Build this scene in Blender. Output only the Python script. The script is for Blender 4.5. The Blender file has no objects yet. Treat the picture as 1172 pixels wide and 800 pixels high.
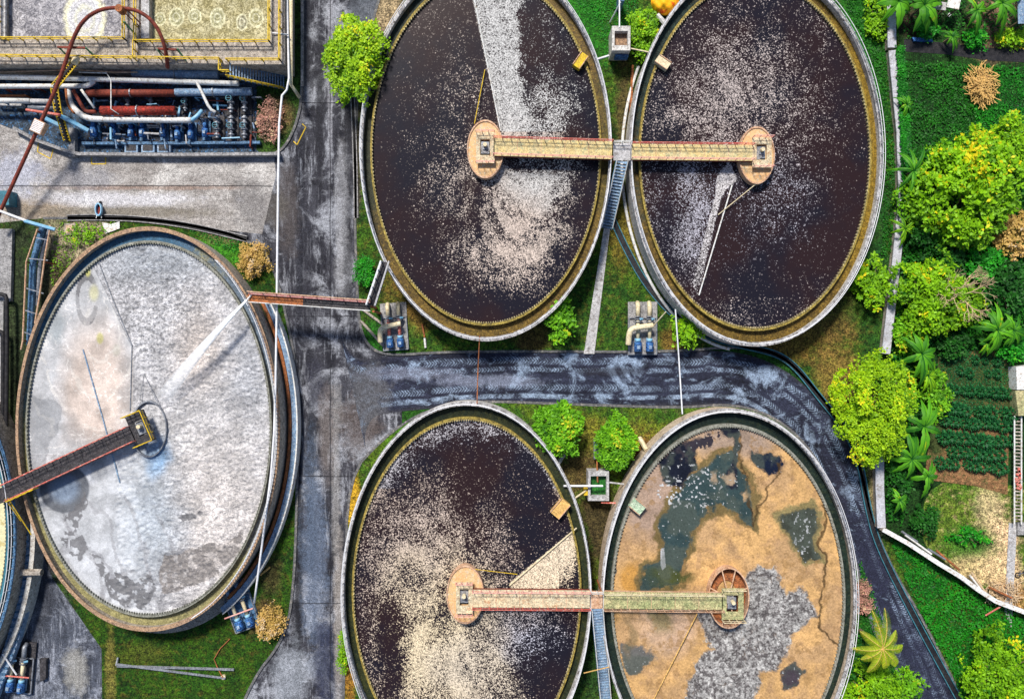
import bpy, math, random
import numpy as np
from mathutils import Vector
R = math.radians
rnd = random.Random(7)
SC = bpy.context.scene
COL = SC.collection

# ---------------------------------------------------------------- camera, light, exposure
H = 90.0          # drone height in metres
S = 0.1           # metres on the ground per photo pixel
cam = bpy.data.cameras.new("camera"); co = bpy.data.objects.new("camera", cam); COL.objects.link(co)
co.location = (0, 0, H); co.rotation_euler = (0, 0, 0)
cam.sensor_width = 36; cam.lens = 36 * H / 117.2; cam.clip_end = 5000; cam.clip_start = 1
SC.camera = co
SUN_EL, SUN_AZ = 52, -22   # azimuth measured from north (image top) towards east
w = bpy.data.worlds.new("World"); SC.world = w; w.use_nodes = True
nt = w.node_tree; sky = nt.nodes.new("ShaderNodeTexSky"); sky.sky_type = 'NISHITA'
sky.sun_disc = False; sky.sun_elevation = R(SUN_EL); sky.sun_rotation = R(SUN_AZ)
nt.links.new(sky.outputs[0], nt.nodes["Background"].inputs[0]); nt.nodes["Background"].inputs[1].default_value = 0.085
sl = bpy.data.lights.new("sun", 'SUN'); sl.energy = 4.0; sl.angle = R(10); sl.color = (1, .95, .86)
so = bpy.data.objects.new("sun", sl); COL.objects.link(so)
d = Vector((math.sin(R(SUN_AZ)) * math.cos(R(SUN_EL)), math.cos(R(SUN_AZ)) * math.cos(R(SUN_EL)), math.sin(R(SUN_EL))))
so.rotation_euler = d.to_track_quat('Z', 'Y').to_euler(); so.location = d * 200
vs = SC.view_settings; vs.view_transform = 'Standard'; vs.look = 'None'; vs.exposure = 0.45; vs.gamma = 1; vs.use_curve_mapping = False
SC.cycles.max_bounces = 5; SC.cycles.transparent_max_bounces = 8

def P(px, py, z=0.0):
    """survey point: photo pixel -> world position for something standing at height z"""
    k = S * (H - z) / H
    return Vector(((px - 586) * k, (400 - py) * k, z))

# ---------------------------------------------------------------- materials
def new_mat(name):
    m = bpy.data.materials.new(name); m.use_nodes = True
    return m, m.node_tree, m.node_tree.nodes["Principled BSDF"]
def N(t, k, **kw):
    n = t.nodes.new(k)
    for a, b in kw.items(): setattr(n, a, b)
    return n
def setin(t, n, i, v):
    if hasattr(v, 'is_output') or isinstance(v, bpy.types.NodeSocket): t.links.new(v, n.inputs[i])
    else:
        if isinstance(v, tuple) and len(v) == 3 and n.inputs[i].type == 'RGBA': v = (*v, 1)
        n.inputs[i].default_value = v
def mixc(t, f, a, b, mode='MIX'):
    n = N(t, 'ShaderNodeMix', data_type='RGBA', blend_type=mode)
    setin(t, n, 0, f); setin(t, n, 6, a); setin(t, n, 7, b); return n.outputs[2]
def math_(t, op, a, b=0.0, clamp=False):
    n = N(t, 'ShaderNodeMath', operation=op, use_clamp=clamp); setin(t, n, 0, a); setin(t, n, 1, b); return n.outputs[0]
def rng(t, v, a, b, c=0.0, d_=1.0):
    n = N(t, 'ShaderNodeMapRange'); setin(t, n, 0, v); setin(t, n, 1, a); setin(t, n, 2, b); setin(t, n, 3, c); setin(t, n, 4, d_); return n.outputs[0]
def pos(t):
    return N(t, 'ShaderNodeNewGeometry').outputs['Position']
def scaled(t, v, sx, sy, sz=1.0):
    n = N(t, 'ShaderNodeVectorMath', operation='MULTIPLY'); setin(t, n, 0, v); setin(t, n, 1, (sx, sy, sz)); return n.outputs[0]
def noise(t, v, scale, detail=3, rough=.6, w_=None, dist=0.0):
    n = N(t, 'ShaderNodeTexNoise'); setin(t, n, 'Vector', v); n.inputs['Scale'].default_value = scale
    n.inputs['Detail'].default_value = detail; n.inputs['Roughness'].default_value = rough; n.inputs['Distortion'].default_value = dist
    return n.outputs[0]
def voro(t, v, scale, out='Color', feat='F1'):
    n = N(t, 'ShaderNodeTexVoronoi', feature=feat); setin(t, n, 'Vector', v); n.inputs['Scale'].default_value = scale
    return n.outputs[out]
def chan(t, c, i):
    n = N(t, 'ShaderNodeSeparateColor'); setin(t, n, 0, c); return n.outputs[i]
def bump(t, bs, h, strength=.5, dist=.1):
    n = N(t, 'ShaderNodeBump'); n.inputs['Strength'].default_value = strength; n.inputs['Distance'].default_value = dist
    setin(t, n, 'Height', h); t.links.new(n.outputs[0], bs.inputs['Normal'])
def blobs(t, c, p, lst, wob=.5, wscale=.25):
    """patches with a place of their own (worn soil, stains, painted shade and reflections): (px,py,rx,ry,colour,strength)"""
    nz = noise(t, p, wscale, 4, .65)
    nf = noise(t, p, 2.2, 3, .7)
    nn = math_(t, 'ADD', math_(t, 'MULTIPLY', math_(t, 'SUBTRACT', nz, .5), wob * 4), math_(t, 'MULTIPLY', math_(t, 'SUBTRACT', nf, .5), wob * 2))
    for (px, py, rx, ry, colr, st) in lst:
        q = P(px, py)
        s = N(t, 'ShaderNodeVectorMath', operation='SUBTRACT'); setin(t, s, 0, p); setin(t, s, 1, (q.x, q.y, 0))
        s2 = scaled(t, s.outputs[0], 1 / (rx * S), 1 / (ry * S), 0)
        l = N(t, 'ShaderNodeVectorMath', operation='LENGTH'); setin(t, l, 0, s2)
        f = rng(t, math_(t, 'ADD', l.outputs['Value'], nn), .6, 1.25, st, 0)
        c = mixc(t, f, c, colr)
    return c
def mat(name, cols, scale=.6, rough=.8, metal=0.0, grain=.35, gscale=7, bmp=.25, stretch=(1, 1), blob=None, contrast=(.35, .65), local=False, coat=0):
    """weathered surface: two or three own colours mixed by noise, plus fine grain"""
    m, t, b = new_mat(name)
    if local: p = N(t, 'ShaderNodeTexCoord').outputs['Object']
    else: p = pos(t)
    ps = scaled(t, p, stretch[0], stretch[1])
    f = rng(t, noise(t, ps, scale, 6, .68), contrast[0], contrast[1])
    c = mixc(t, f, cols[0], cols[1])
    if len(cols) > 2:
        c = mixc(t, rng(t, noise(t, scaled(t, ps, 1.3, 1.3), scale * 2.7, 5, .7), .52, .66), c, cols[2])
    if blob: c = blobs(t, c, p, blob)
    g = noise(t, p, gscale, 2, .8)
    g2 = noise(t, p, gscale * .35, 4, .75)
    gg = min(.95, grain * 1.5)
    c = mixc(t, 1.0, c, mixc(t, rng(t, g, .32, .68), (1 - gg,) * 3, (1 + gg,) * 3), 'MULTIPLY')
    c = mixc(t, 1.0, c, mixc(t, rng(t, g2, .35, .65), (1 - grain,) * 3, (1 + grain * .8,) * 3), 'MULTIPLY')
    t.links.new(c, b.inputs['Base Color']); b.inputs['Specular IOR Level'].default_value = .2 if rough > .45 else .4
    b.inputs['Roughness'].default_value = rough; b.inputs['Metallic'].default_value = metal
    if bmp: bump(t, b, g, bmp, .08)
    return m

M = {}
M['white'] = mat('white_paint', [(.72, .72, .72), (.6, .6, .58), (.35, .26, .18)], 1.0, .5, grain=.12)
M['wallwhite'] = mat('wall_limewash', [(.66, .64, .6), (.42, .4, .38), (.2, .15, .11)], 1.2, .8, grain=.2, stretch=(1, 1))
M['walltan'] = mat('wall_tan', [(.62, .5, .38), (.42, .33, .24), (.2, .13, .08)], 1.2, .8, grain=.2)
M['rimgrey'] = mat('rim_grey', [(.5, .49, .5), (.2, .19, .19), (.08, .06, .05)], .9, .8, grain=.25)
M['rimrust'] = mat('rim_rust', [(.42, .27, .16), (.3, .2, .14), (.1, .06, .05)], 1.5, .8, grain=.25)
M['rail'] = mat('rail_paint', [(.78, .78, .8), (.62, .62, .66)], 2, .5, grain=.08)
M['channel_dark'] = mat('channel_dark', [(.02, .025, .018), (.05, .045, .015), (.012, .016, .018)], .8, .25, grain=.3)
M['channel_brown'] = None
M['yellow'] = mat('yellow_paint', [(.75, .52, .02), (.5, .33, .03), (.22, .13, .03)], 2, .6, grain=.1)
M['weir'] = mat('weir_olive', [(.36, .27, .06), (.2, .15, .035), (.05, .04, .02)], 1.2, .7, grain=.4)
M['weirgrey'] = mat('weir_grey', [(.3, .3, .26), (.16, .16, .13), (.07, .06, .04)], 1.5, .7, grain=.2)
M['weirtip'] = mat('weir_lip', [(.5, .42, .22), (.22, .17, .08), (.05, .04, .03)], 1.6, .7, grain=.4)
M['red'] = mat('red_paint', [(.62, .1, .08), (.5, .16, .12), (.75, .5, .42)], 1.5, .6, grain=.1)
M['pink'] = mat('pink_paint', [(.75, .3, .26), (.7, .45, .4), (.6, .12, .1)], 1.5, .6, grain=.1)
M['deepred'] = mat('deep_red', [(.34, .03, .02), (.2, .03, .02), (.06, .03, .025)], 2.2, .7, grain=.45)
M['rustred'] = mat('rust_red', [(.25, .05, .03), (.14, .035, .025), (.06, .02, .02)], 1.5, .7, grain=.2)
M['rust'] = mat('rust_orange', [(.42, .15, .05), (.26, .09, .04), (.1, .05, .03)], 1.2, .8, grain=.3)
M['rustlight'] = mat('rust_light', [(.6, .42, .3), (.5, .28, .16), (.26, .12, .07)], 1.2, .7, grain=.2)
M['deck'] = mat('deck_boards', [(.62, .47, .2), (.5, .42, .24), (.35, .36, .22)], .7, .8, grain=.25)
M['deckgreen'] = mat('deck_moss', [(.48, .4, .22), (.3, .32, .15), (.17, .2, .1)], .6, .8, grain=.35)
M['deckpale'] = mat('deck_pale', [(.6, .47, .3), (.5, .45, .32), (.42, .25, .14)], .6, .8, grain=.3)
M['deckdark'] = mat('deck_dark', [(.03, .03, .035), (.055, .05, .055), (.09, .08, .08)], 1.5, .6, grain=.4)
M['disc'] = mat('disc_rustpaint', [(.68, .38, .17), (.6, .42, .22), (.55, .5, .38)], .9, .6, grain=.15)
M['blue'] = mat('blue_paint', [(.02, .09, .34), (.06, .18, .4), (.03, .035, .06)], 3.5, .6, grain=.5)
M['paleblue'] = mat('pale_blue', [(.22, .34, .48), (.13, .2, .32), (.42, .45, .5)], 1.5, .5, grain=.25)
M['skyblue'] = mat('sky_blue', [(.15, .42, .65), (.3, .5, .65)], 1.5, .4, grain=.1)
M['steelblue'] = mat('steel_blue', [(.05, .12, .22), (.1, .2, .34), (.03, .05, .08)], 1.5, .5, grain=.4)
M['steel'] = mat('steel_grey', [(.3, .32, .36), (.2, .21, .24), (.1, .1, .11)], 1.5, .4, .3, grain=.2)
M['black'] = mat('black_grime', [(.012, .012, .016), (.03, .028, .03)], 2, .5, grain=.3)
M['cream'] = mat('cream_pipe', [(.74, .66, .46), (.62, .52, .33), (.4, .28, .15)], 1.5, .5, grain=.1)
M['green'] = mat('green_paint', [(.1, .3, .14), (.06, .18, .1)], 1.5, .6, grain=.1)
M['bluegreen'] = mat('teal_paint', [(.05, .2, .26), (.04, .12, .16)], 1.5, .5, grain=.2)
M['concrete'] = mat('concrete', [(.34, .33, .33), (.22, .215, .22), (.12, .115, .12)], .8, .9, grain=.3)
M['concretepale'] = mat('concrete_pale', [(.5, .49, .49), (.36, .35, .36), (.22, .2, .19)], .6, .9, grain=.25)
M['concretewarm'] = mat('concrete_warm', [(.42, .36, .3), (.3, .27, .24), (.13, .1, .08)], .7, .9, grain=.35)
M['wallpale'] = mat('boundary_wall_top', [(.5, .5, .55), (.38, .38, .42), (.24, .22, .2)], .5, .9, grain=.18)
M['kerb'] = mat('kerb', [(.14, .14, .14), (.09, .09, .1), (.22, .2, .18)], .7, .9, grain=.3)
M['gutter'] = mat('gutter', [(.03, .045, .045), (.015, .02, .025), (.06, .07, .06)], .7, .6, grain=.4)
M['trunk'] = mat('bark', [(.22, .16, .1), (.13, .09, .06)], 3, .9, grain=.3)
M['twig'] = mat('dry_twig', [(.6, .45, .28), (.45, .32, .2)], 3, .9, grain=.2)
M['straw'] = mat('straw', [(.62, .38, .12), (.5, .3, .1), (.75, .5, .2)], 2, .9, grain=.25)
M['soil'] = mat('soil', [(.26, .13, .06), (.18, .1, .045), (.07, .08, .025)], .8, .95, grain=.45, blob=[(1110, 435, 60, 52, (.035, .06, .015), .95), (1070, 490, 14, 40, (.03, .06, .015), .9)])
M['orange'] = mat('orange_canvas', [(.9, .3, .01), (.85, .45, .01), (.7, .06, .01)], .35, .6, grain=.1)
M['brownwater'] = mat('brown_mud', [(.3, .18, .1), (.22, .13, .08)], 2, .5, grain=.4)
M['algae'] = mat('algae_water', [(.01, .09, .01), (.03, .16, .02)], 2, .35, grain=.5)

M['plantfloor'] = mat('plant_floor_stain', [(.02, .03, .045), (.05, .08, .12), (.04, .16, .36)], .9, .6, grain=.6)
M['plantdark'] = mat('plant_grime', [(.012, .014, .02), (.04, .04, .05), (.02, .12, .32)], .9, .6, grain=.65)

# grass with its own bare patches
GREEN_D, GREEN_B, GREEN_Y, BROWN = (.012, .055, .008), (.035, .14, .006), (.11, .17, .012), (.13, .07, .015)
def grass_mat(name, cols, blob, bmp=.8, grain=.5):
    return mat(name, [tuple(x * .85 for x in c_) for c_ in cols], .35, .9, grain=.62, gscale=6, bmp=bmp, blob=blob, contrast=(.42, .6))
M['ground'] = grass_mat('ground_cover_earth', [(.01, .05, .008), (.02, .09, .008)], [])
M['lawnA'] = grass_mat('lawn_north', [(.016, .06, .006), (.05, .12, .008), (.1, .11, .015)], [
    (480, 330, 35, 50, (.17, .09, .02), .8), (715, 255, 25, 55, (.15, .1, .015), .7), (905, 385, 60, 35, (.17, .09, .02), .75),
    (950, 340, 30, 60, (.1, .07, .02), .6), (715, 130, 12, 70, (.08, .05, .02), .8), (955, 440, 30, 50, (.2, .12, .03), .7),
    (660, 30, 45, 50, (.015, .13, .008), .9), (985, 60, 35, 120, (.015, .12, .008), .9), (1000, 260, 18, 120, (.01, .06, .01), .8),
    (610, 385, 20, 20, (.12, .06, .02), .7), (440, 15, 25, 45, (.3, .22, .13), .9), (409, 180, 6, 90, (.05, .04, .03), .9),
    (440, 385, 30, 25, (.02, .12, .01), .9), (1010, 560, 16, 45, (.24, .18, .1), .8), (770, 395, 16, 20, (.16, .09, .02), .8)])
M['lawnB'] = grass_mat('lawn_south', [(.035, .1, .008), (.1, .16, .01), (.06, .07, .02)], [
    (690, 500, 60, 25, (.2, .15, .02), .55), (685, 600, 20, 60, (.05, .035, .015), .95), (685, 760, 25, 60, (.015, .05, .01), .9),
    (660, 540, 25, 30, (.09, .05, .02), .8), (1005, 700, 30, 90, (.015, .09, .01), .9), (404, 570, 8, 30, (.5, .28, .02), .8),
    (735, 530, 14, 30, (.16, .06, .02), .8), (400, 770, 8, 40, (.3, .12, .02), .7), (470, 490, 40, 30, (.05, .16, .01), .6)])
M['lawnC'] = grass_mat('lawn_west', [(.012, .05, .004), (.035, .09, .004), (.075, .075, .01)], [(160, 750, 30, 14, (.07, .08, .01), .6), (235, 770, 30, 20, (.02, .08, .004), .6), (127, 760, 6, 50, (.16, .13, .03), .7), 
    (245, 290, 30, 20, (.04, .2, .01), .7), (85, 275, 40, 35, (.3, .24, .16), .85), (300, 705, 20, 20, (.09, .05, .02), .8), (310, 660, 14, 22, (.07, .05, .02), .7),
    (60, 340, 22, 60, (.07, .05, .03), .9), (25, 400, 30, 200, (.025, .035, .015), .95), (260, 268, 25, 12, (.16, .1, .06), .7), (50, 600, 40, 100, (.03, .03, .035), .97)])
M['bed'] = grass_mat('planting_bed', [(.02, .05, .01), (.04, .09, .01)], [(322, 128, 16, 20, (.12, .07, .03), .9)])
M['vacant'] = grass_mat('vacant_plot', [(.05, .13, .01), (.13, .19, .02), (.3, .24, .1)], [
    (1145, 640, 22, 60, (.62, .42, .24), .95), (1120, 650, 35, 25, (.55, .4, .2), .8), (1130, 580, 18, 25, (.5, .38, .2), .7), (1110, 622, 32, 18, (.03, .12, .01), .8), (1150, 690, 30, 20, (.4, .2, .08), .8)])
M['veg_earth'] = grass_mat('jungle_earth', [(.008, .035, .006), (.015, .06, .008)], [
    (1135, 30, 30, 40, (.16, .1, .06), .95), (1050, 25, 25, 20, (.05, .03, .02), .9), (1075, 300, 25, 15, (.05, .03, .02), .8), (1150, 265, 25, 15, (.16, .1, .03), .6)])

# asphalt: dark worn surface with pale dusty crusts; bluish patches paint wet reflections
def road_mat(name, dark, mid, pale, stretch, blob, ribbon=False, amount=(.5, .6), joints=()):
    m, t, b = new_mat(name); p = pos(t)
    ps = scaled(t, p, *stretch)
    c = mixc(t, rng(t, noise(t, ps, .5, 6, .7), .38, .6), dark, mid)
    c = mixc(t, rng(t, noise(t, p, .22, 9, .72, dist=.6), amount[0], amount[1], 0, .8), c, pale)
    c = mixc(t, rng(t, noise(t, scaled(t, ps, 1.5, .8), .9, 8, .75), amount[0] + .02, amount[1] + .03, 0, .7), c, pale)
    c = mixc(t, rng(t, noise(t, p, .3, 9, .75, dist=.4), .44, .36, 0, .8), c, tuple(x * .5 for x in dark))
    if ribbon:
        uv = N(t, 'ShaderNodeUVMap').outputs[0]
        sx = N(t, 'ShaderNodeSeparateXYZ'); setin(t, sx, 0, uv); u, v = sx.outputs[0], sx.outputs[1]
        uw = math_(t, 'ADD', u, math_(t, 'MULTIPLY', math_(t, 'SUBTRACT', noise(t, p, .12, 2, .5), .5), .12))
        for (cu, wd, zig) in ((.2, .075, 1), (.36, .05, 1), (.68, .07, 1), (.84, .05, 0)):
            dd = math_(t, 'ABSOLUTE', math_(t, 'SUBTRACT', uw, cu))
            band = rng(t, dd, wd * .6, wd, 1, 0)
            zz = N(t, 'ShaderNodeMath', operation='SINE')
            setin(t, zz, 0, math_(t, 'ADD', math_(t, 'MULTIPLY', v, 19.0), math_(t, 'ADD', math_(t, 'MULTIPLY', dd, 110.0), math_(t, 'MULTIPLY', noise(t, p, .8, 3, .6), 7.0))))
            tread = rng(t, zz.outputs[0], -.2, .5, .15, 1) if zig else 1.0
            br = rng(t, noise(t, p, .5, 6, .75), .42, .6)
            c = mixc(t, math_(t, 'MULTIPLY', math_(t, 'MULTIPLY', band, tread), math_(t, 'MULTIPLY', br, .8)), c, pale)
        ed = rng(t, math_(t, 'ABSOLUTE', math_(t, 'SUBTRACT', u, .5)), .43, .49, 0, .8)
        c = mixc(t, ed, c, (.03, .03, .04))
    c = blobs(t, c, p, blob, .5, .4)
    xy = N(t, 'ShaderNodeSeparateXYZ'); setin(t, xy, 0, p)
    for (ax, px_) in joints:
        v_ = P(px_, 0).x if ax == 0 else P(0, px_).y
        jd = math_(t, 'ABSOLUTE', math_(t, 'SUBTRACT', math_(t, 'ADD', xy.outputs[ax], math_(t, 'MULTIPLY', noise(t, p, .3, 3, .6), .25)), v_ + .125))
        c = mixc(t, rng(t, jd, .03, .1, .75, 0), c, (.015, .015, .02))
    g = noise(t, p, 8, 2, .85); g2 = noise(t, p, 2.6, 4, .8)
    c = mixc(t, 1.0, c, mixc(t, rng(t, g, .32, .68), (.4,) * 3, (1.6,) * 3), 'MULTIPLY')
    c = mixc(t, 1.0, c, mixc(t, rng(t, g2, .34, .66), (.6,) * 3, (1.35,) * 3), 'MULTIPLY')
    t.links.new(c, b.inputs['Base Color']); b.inputs['Roughness'].default_value = .85; b.inputs['Specular IOR Level'].default_value = .2
    bump(t, b, g, .4, .05); return m
M['asphalt'] = road_mat('asphalt_main', (.014, .014, .02), (.048, .048, .06), (.32, .33, .37), (1.2, .3), [
    (392, 300, 10, 40, (.3, .3, .32), .6), (366, 130, 5, 110, (.018, .018, .024), .75), (398, 200, 6, 160, (.02, .02, .025), .7), (350, 330, 8, 90, (.02, .02, .028), .7), (356, 560, 6, 120, (.02, .024, .035), .75), (384, 560, 5, 100, (.3, .29, .29), .5), (362, 440, 14, 30, (.03, .03, .045), .7), (342, 640, 5, 200, (.01, .01, .014), .85), (426, 468, 6, 16, (.3, .3, .32), .6), (386, 470, 7, 30, (.26, .25, .25), .6),
    
    (378, 90, 3, 120, (.32, .32, .36), .6), (360, 640, 16, 120, (.12, .16, .24), .55), (372, 760, 14, 60, (.025, .03, .06), .8), (388, 720, 6, 110, (.3, .27, .25), .6),
    (330, 240, 14, 50, (.07, .06, .06), .8), (345, 60, 10, 90, (.05, .05, .06), .8), (310, 240, 18, 20, (.1, .09, .08), .7), (335, 770, 22, 40, (.28, .3, .34), .6),
    (390, 230, 8, 60, (.28, .28, .3), .5), (374, 500, 10, 60, (.2, .17, .16), .5), (430, 20, 30, 50, (.09, .1, .12), .8), (409, 485, 25, 35, (.1, .08, .075), .7)], joints=((0, 378), (1, 362), (1, 545), (1, 690), (1, 118)))
M['asphaltblue'] = road_mat('asphalt_curved', (.009, .01, .02), (.026, .03, .055), (.27, .35, .48), (.35, 1.5), [
    (1000, 650, 30, 60, (.02, .022, .045), .7), (1050, 770, 40, 60, (.022, .025, .05), .7), (960, 600, 14, 60, (.02, .02, .035), .6), (420, 455, 26, 40, (.09, .09, .1), .85), (470, 428, 50, 8, (.22, .24, .32), .5), (560, 436, 60, 7, (.25, .28, .38), .5), (700, 425, 40, 5, (.02, .02, .03), .7)], True, (.545, .63))  # blue pale tone: wet reflections painted into the dusty patches
M['yard'] = road_mat('yard_concrete', (.22, .2, .19), (.38, .355, .34), (.64, .62, .6), (.4, 1.2), [
    (160, 215, 130, 3, (.25, .16, .12), .6), (40, 240, 50, 14, (.25, .19, .13), .8), (150, 243, 110, 7, (.17, .15, .12), .75), (290, 235, 22, 30, (.17, .16, .16), .75),
    (90, 205, 40, 12, (.22, .22, .25), .6), (270, 183, 50, 7, (.14, .14, .17), .6), (130, 228, 100, 8, (.6, .6, .66), .5), (20, 200, 30, 25, (.3, .32, .42), .6)], amount=(.52, .7), joints=((1, 213),))
M['yarddark'] = road_mat('yard_dark', (.035, .04, .055), (.08, .09, .12), (.3, .32, .38), (1.5, .3), [(85, 765, 14, 28, (.3, .29, .27), .7), (45, 680, 18, 40, (.02, .022, .03), .7)])

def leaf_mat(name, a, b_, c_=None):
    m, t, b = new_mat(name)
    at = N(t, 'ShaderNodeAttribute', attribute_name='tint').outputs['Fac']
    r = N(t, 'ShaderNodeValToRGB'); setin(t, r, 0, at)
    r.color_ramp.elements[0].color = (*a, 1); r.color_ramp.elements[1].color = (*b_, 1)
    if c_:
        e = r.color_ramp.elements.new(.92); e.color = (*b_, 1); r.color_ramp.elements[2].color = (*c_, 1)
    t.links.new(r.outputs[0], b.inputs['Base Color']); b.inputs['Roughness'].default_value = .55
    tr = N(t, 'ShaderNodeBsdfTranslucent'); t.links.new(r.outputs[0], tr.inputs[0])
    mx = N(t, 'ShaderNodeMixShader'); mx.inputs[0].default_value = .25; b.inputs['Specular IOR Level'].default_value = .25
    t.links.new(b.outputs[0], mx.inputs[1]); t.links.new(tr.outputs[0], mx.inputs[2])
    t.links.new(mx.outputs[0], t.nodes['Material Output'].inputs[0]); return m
L = {
    'lime': leaf_mat('leaf_lime', (.008, .11, .004), (.3, .6, .008), (.75, .62, .01)),
    'yellow': leaf_mat('leaf_yellow', (.015, .17, .004), (.46, .7, .01), (.85, .7, .02)),
    'mid': leaf_mat('leaf_mid', (.008, .1, .006), (.22, .55, .012), (.55, .55, .02)),
    'dark': leaf_mat('leaf_dark', (.004, .035, .006), (.025, .16, .012)),
    'bright': leaf_mat('leaf_bright', (.003, .06, .008), (.03, .38, .012), (.12, .5, .02)),
    'cover': leaf_mat('leaf_cover', (.003, .04, .005), (.035, .28, .012), (.3, .5, .02)),
    'pink': leaf_mat('leaf_pink', (.06, .09, .03), (.62, .3, .24), (.8, .6, .35)),
    'gold': leaf_mat('leaf_gold', (.3, .22, .02), (.7, .45, .15), (.75, .6, .4)),
    'crop': leaf_mat('leaf_crop', (.006, .06, .02), (.03, .22, .05)),
    'banana': leaf_mat('leaf_banana', (.006, .1, .01), (.14, .45, .012), (.6, .55, .02)),
    'palm': leaf_mat('leaf_palm', (.04, .16, .008), (.42, .5, .02), (.6, .42, .03)),
    'dry': leaf_mat('leaf_dry', (.2, .12, .04), (.5, .3, .1)),
}

# ---------------------------------------------------------------- mesh builder
class MB:
    def __init__(s): s.v = []; s.f = []
    def add(s, vs, fs):
        o = len(s.v); s.v += [tuple(x) for x in vs]; s.f += [tuple(o + i for i in f) for f in fs]; return s
    def prism(s, poly, z0, z1):
        n = len(poly); a = sum(poly[i][0] * poly[(i + 1) % n][1] - poly[(i + 1) % n][0] * poly[i][1] for i in range(n))
        if a < 0: poly = poly[::-1]
        vs = [(x, y, z0) for x, y in poly] + [(x, y, z1) for x, y in poly]
        return s.add(vs, [tuple(range(n, 2 * n)), tuple(range(n - 1, -1, -1))] + [(i, (i + 1) % n, n + (i + 1) % n, n + i) for i in range(n)])
    def beam(s, a, b, w_, h_, up=(0, 0, 1)):
        a = Vector(a); b = Vector(b); d = (b - a).normalized(); u = Vector(up)
        if abs(d.dot(u)) > .98: u = Vector((0, 1, 0))
        x = d.cross(u).normalized(); u = x.cross(d).normalized()
        vs = [q + x * (i * w_ / 2) + u * (j * h_ / 2) for q in (a, b) for i, j in ((-1, -1), (1, -1), (1, 1), (-1, 1))]
        return s.add(vs, [(3, 2, 1, 0), (4, 5, 6, 7), (0, 1, 5, 4), (1, 2, 6, 5), (2, 3, 7, 6), (3, 0, 4, 7)])
    def box(s, c, sx, sy, sz, rot=0):
        c = Vector(c); d = Vector((math.cos(rot), math.sin(rot), 0)) * sx / 2
        return s.beam(c - d, c + d, sy, sz)
    def tube(s, pts, r, n=8, closed=False, r1=None):
        pts = [Vector(p) for p in pts]; m = len(pts); vs = []; pu = None
        for i, p in enumerate(pts):
            if closed: d = (pts[(i + 1) % m] - pts[i - 1])
            else: d = pts[min(i + 1, m - 1)] - pts[max(i - 1, 0)]
            d.normalize()
            if pu is None:
                u = Vector((0, 0, 1)) if abs(d.z) < .9 else Vector((1, 0, 0))
            else: u = pu
            x = d.cross(u).normalized(); u = x.cross(d).normalized(); pu = u
            rr = r if r1 is None else r + (r1 - r) * i / (m - 1)
            vs += [p + (x * math.cos(k * 2 * math.pi / n) + u * math.sin(k * 2 * math.pi / n)) * rr for k in range(n)]
        fs = []
        for i in range(m if closed else m - 1):
            j = (i + 1) % m
            fs += [(i * n + k, i * n + (k + 1) % n, j * n + (k + 1) % n, j * n + k) for k in range(n)]
        if not closed: fs += [tuple(range(n))[::-1], tuple((m - 1) * n + k for k in range(n))]
        return s.add(vs, fs)
    def cyl(s, c, r, h, n=16, ry=None, r2=None):
        c = Vector(c); ry = ry or r; k2 = 1 if r2 is None else r2 / r
        vs = [(c.x + r * k * math.cos(a), c.y + ry * k * math.sin(a), c.z + z) for z, k in ((0, 1), (h, k2)) for a in [i * 2 * math.pi / n for i in range(n)]]
        return s.add(vs, [tuple(range(n))[::-1], tuple(range(n, 2 * n))] + [(i, (i + 1) % n, n + (i + 1) % n, n + i) for i in range(n)])
    def ring(s, c, ro, ri, z0, z1, n=160, a0=0, a1=2 * math.pi):
        """solid elliptical ring; ro, ri = (rx, ry)"""
        full = abs(a1 - a0 - 2 * math.pi) < 1e-6; m = n if full else n + 1; vs = []
        for i in range(m):
            a = a0 + (a1 - a0) * i / n; ca, sa = math.cos(a), math.sin(a)
            for (rx, ry), z in ((ro, z0), (ro, z1), (ri, z1), (ri, z0)): vs.append((c[0] + rx * ca, c[1] + ry * sa, z))
        fs = []
        for i in range(n):
            j = (i + 1) % m
            for k in range(4): fs.append((i * 4 + k, j * 4 + k, j * 4 + (k + 1) % 4, i * 4 + (k + 1) % 4))
        if not full: fs += [(0, 1, 2, 3), (4 * n + 3, 4 * n + 2, 4 * n + 1, 4 * n)]
        return s.add(vs, fs)
    def build(s, name, m, parent=None, smooth=False):
        me = bpy.data.meshes.new(name); me.from_pydata(s.v, [], s.f); me.materials.append(M[m] if isinstance(m, str) else m)
        if smooth: me.shade_smooth()
        me.update(); o = bpy.data.objects.new(name, me); COL.objects.link(o)
        if parent:
            o.parent = parent; o.location = -Vector(parent.location) if parent.type == 'EMPTY' else (0, 0, 0)
        return o
# an Empty at the thing's base; parts are offset back so that their vertices stay world coordinates
def thing(name, label, cat, loc=(0, 0, 0), group=None):
    o = bpy.data.objects.new(name, None); o.empty_display_size = .2; COL.objects.link(o); o.location = loc
    o['label'] = label; o['category'] = cat
    if group: o['group'] = group
    return o
def tag(o, label, cat, group=None, kind=None):
    o['label'] = label; o['category'] = cat
    if group: o['group'] = group
    if kind: o['kind'] = kind
    return o
def struct(o): o['kind'] = 'structure'; return o
def stuff(o, label=None, cat=None):
    o['kind'] = 'stuff'
    if label: o['label'] = label; o['category'] = cat
    return o
def poly(pts, z=0): return [tuple(P(x, y, z).xy) for x, y in pts]

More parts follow.
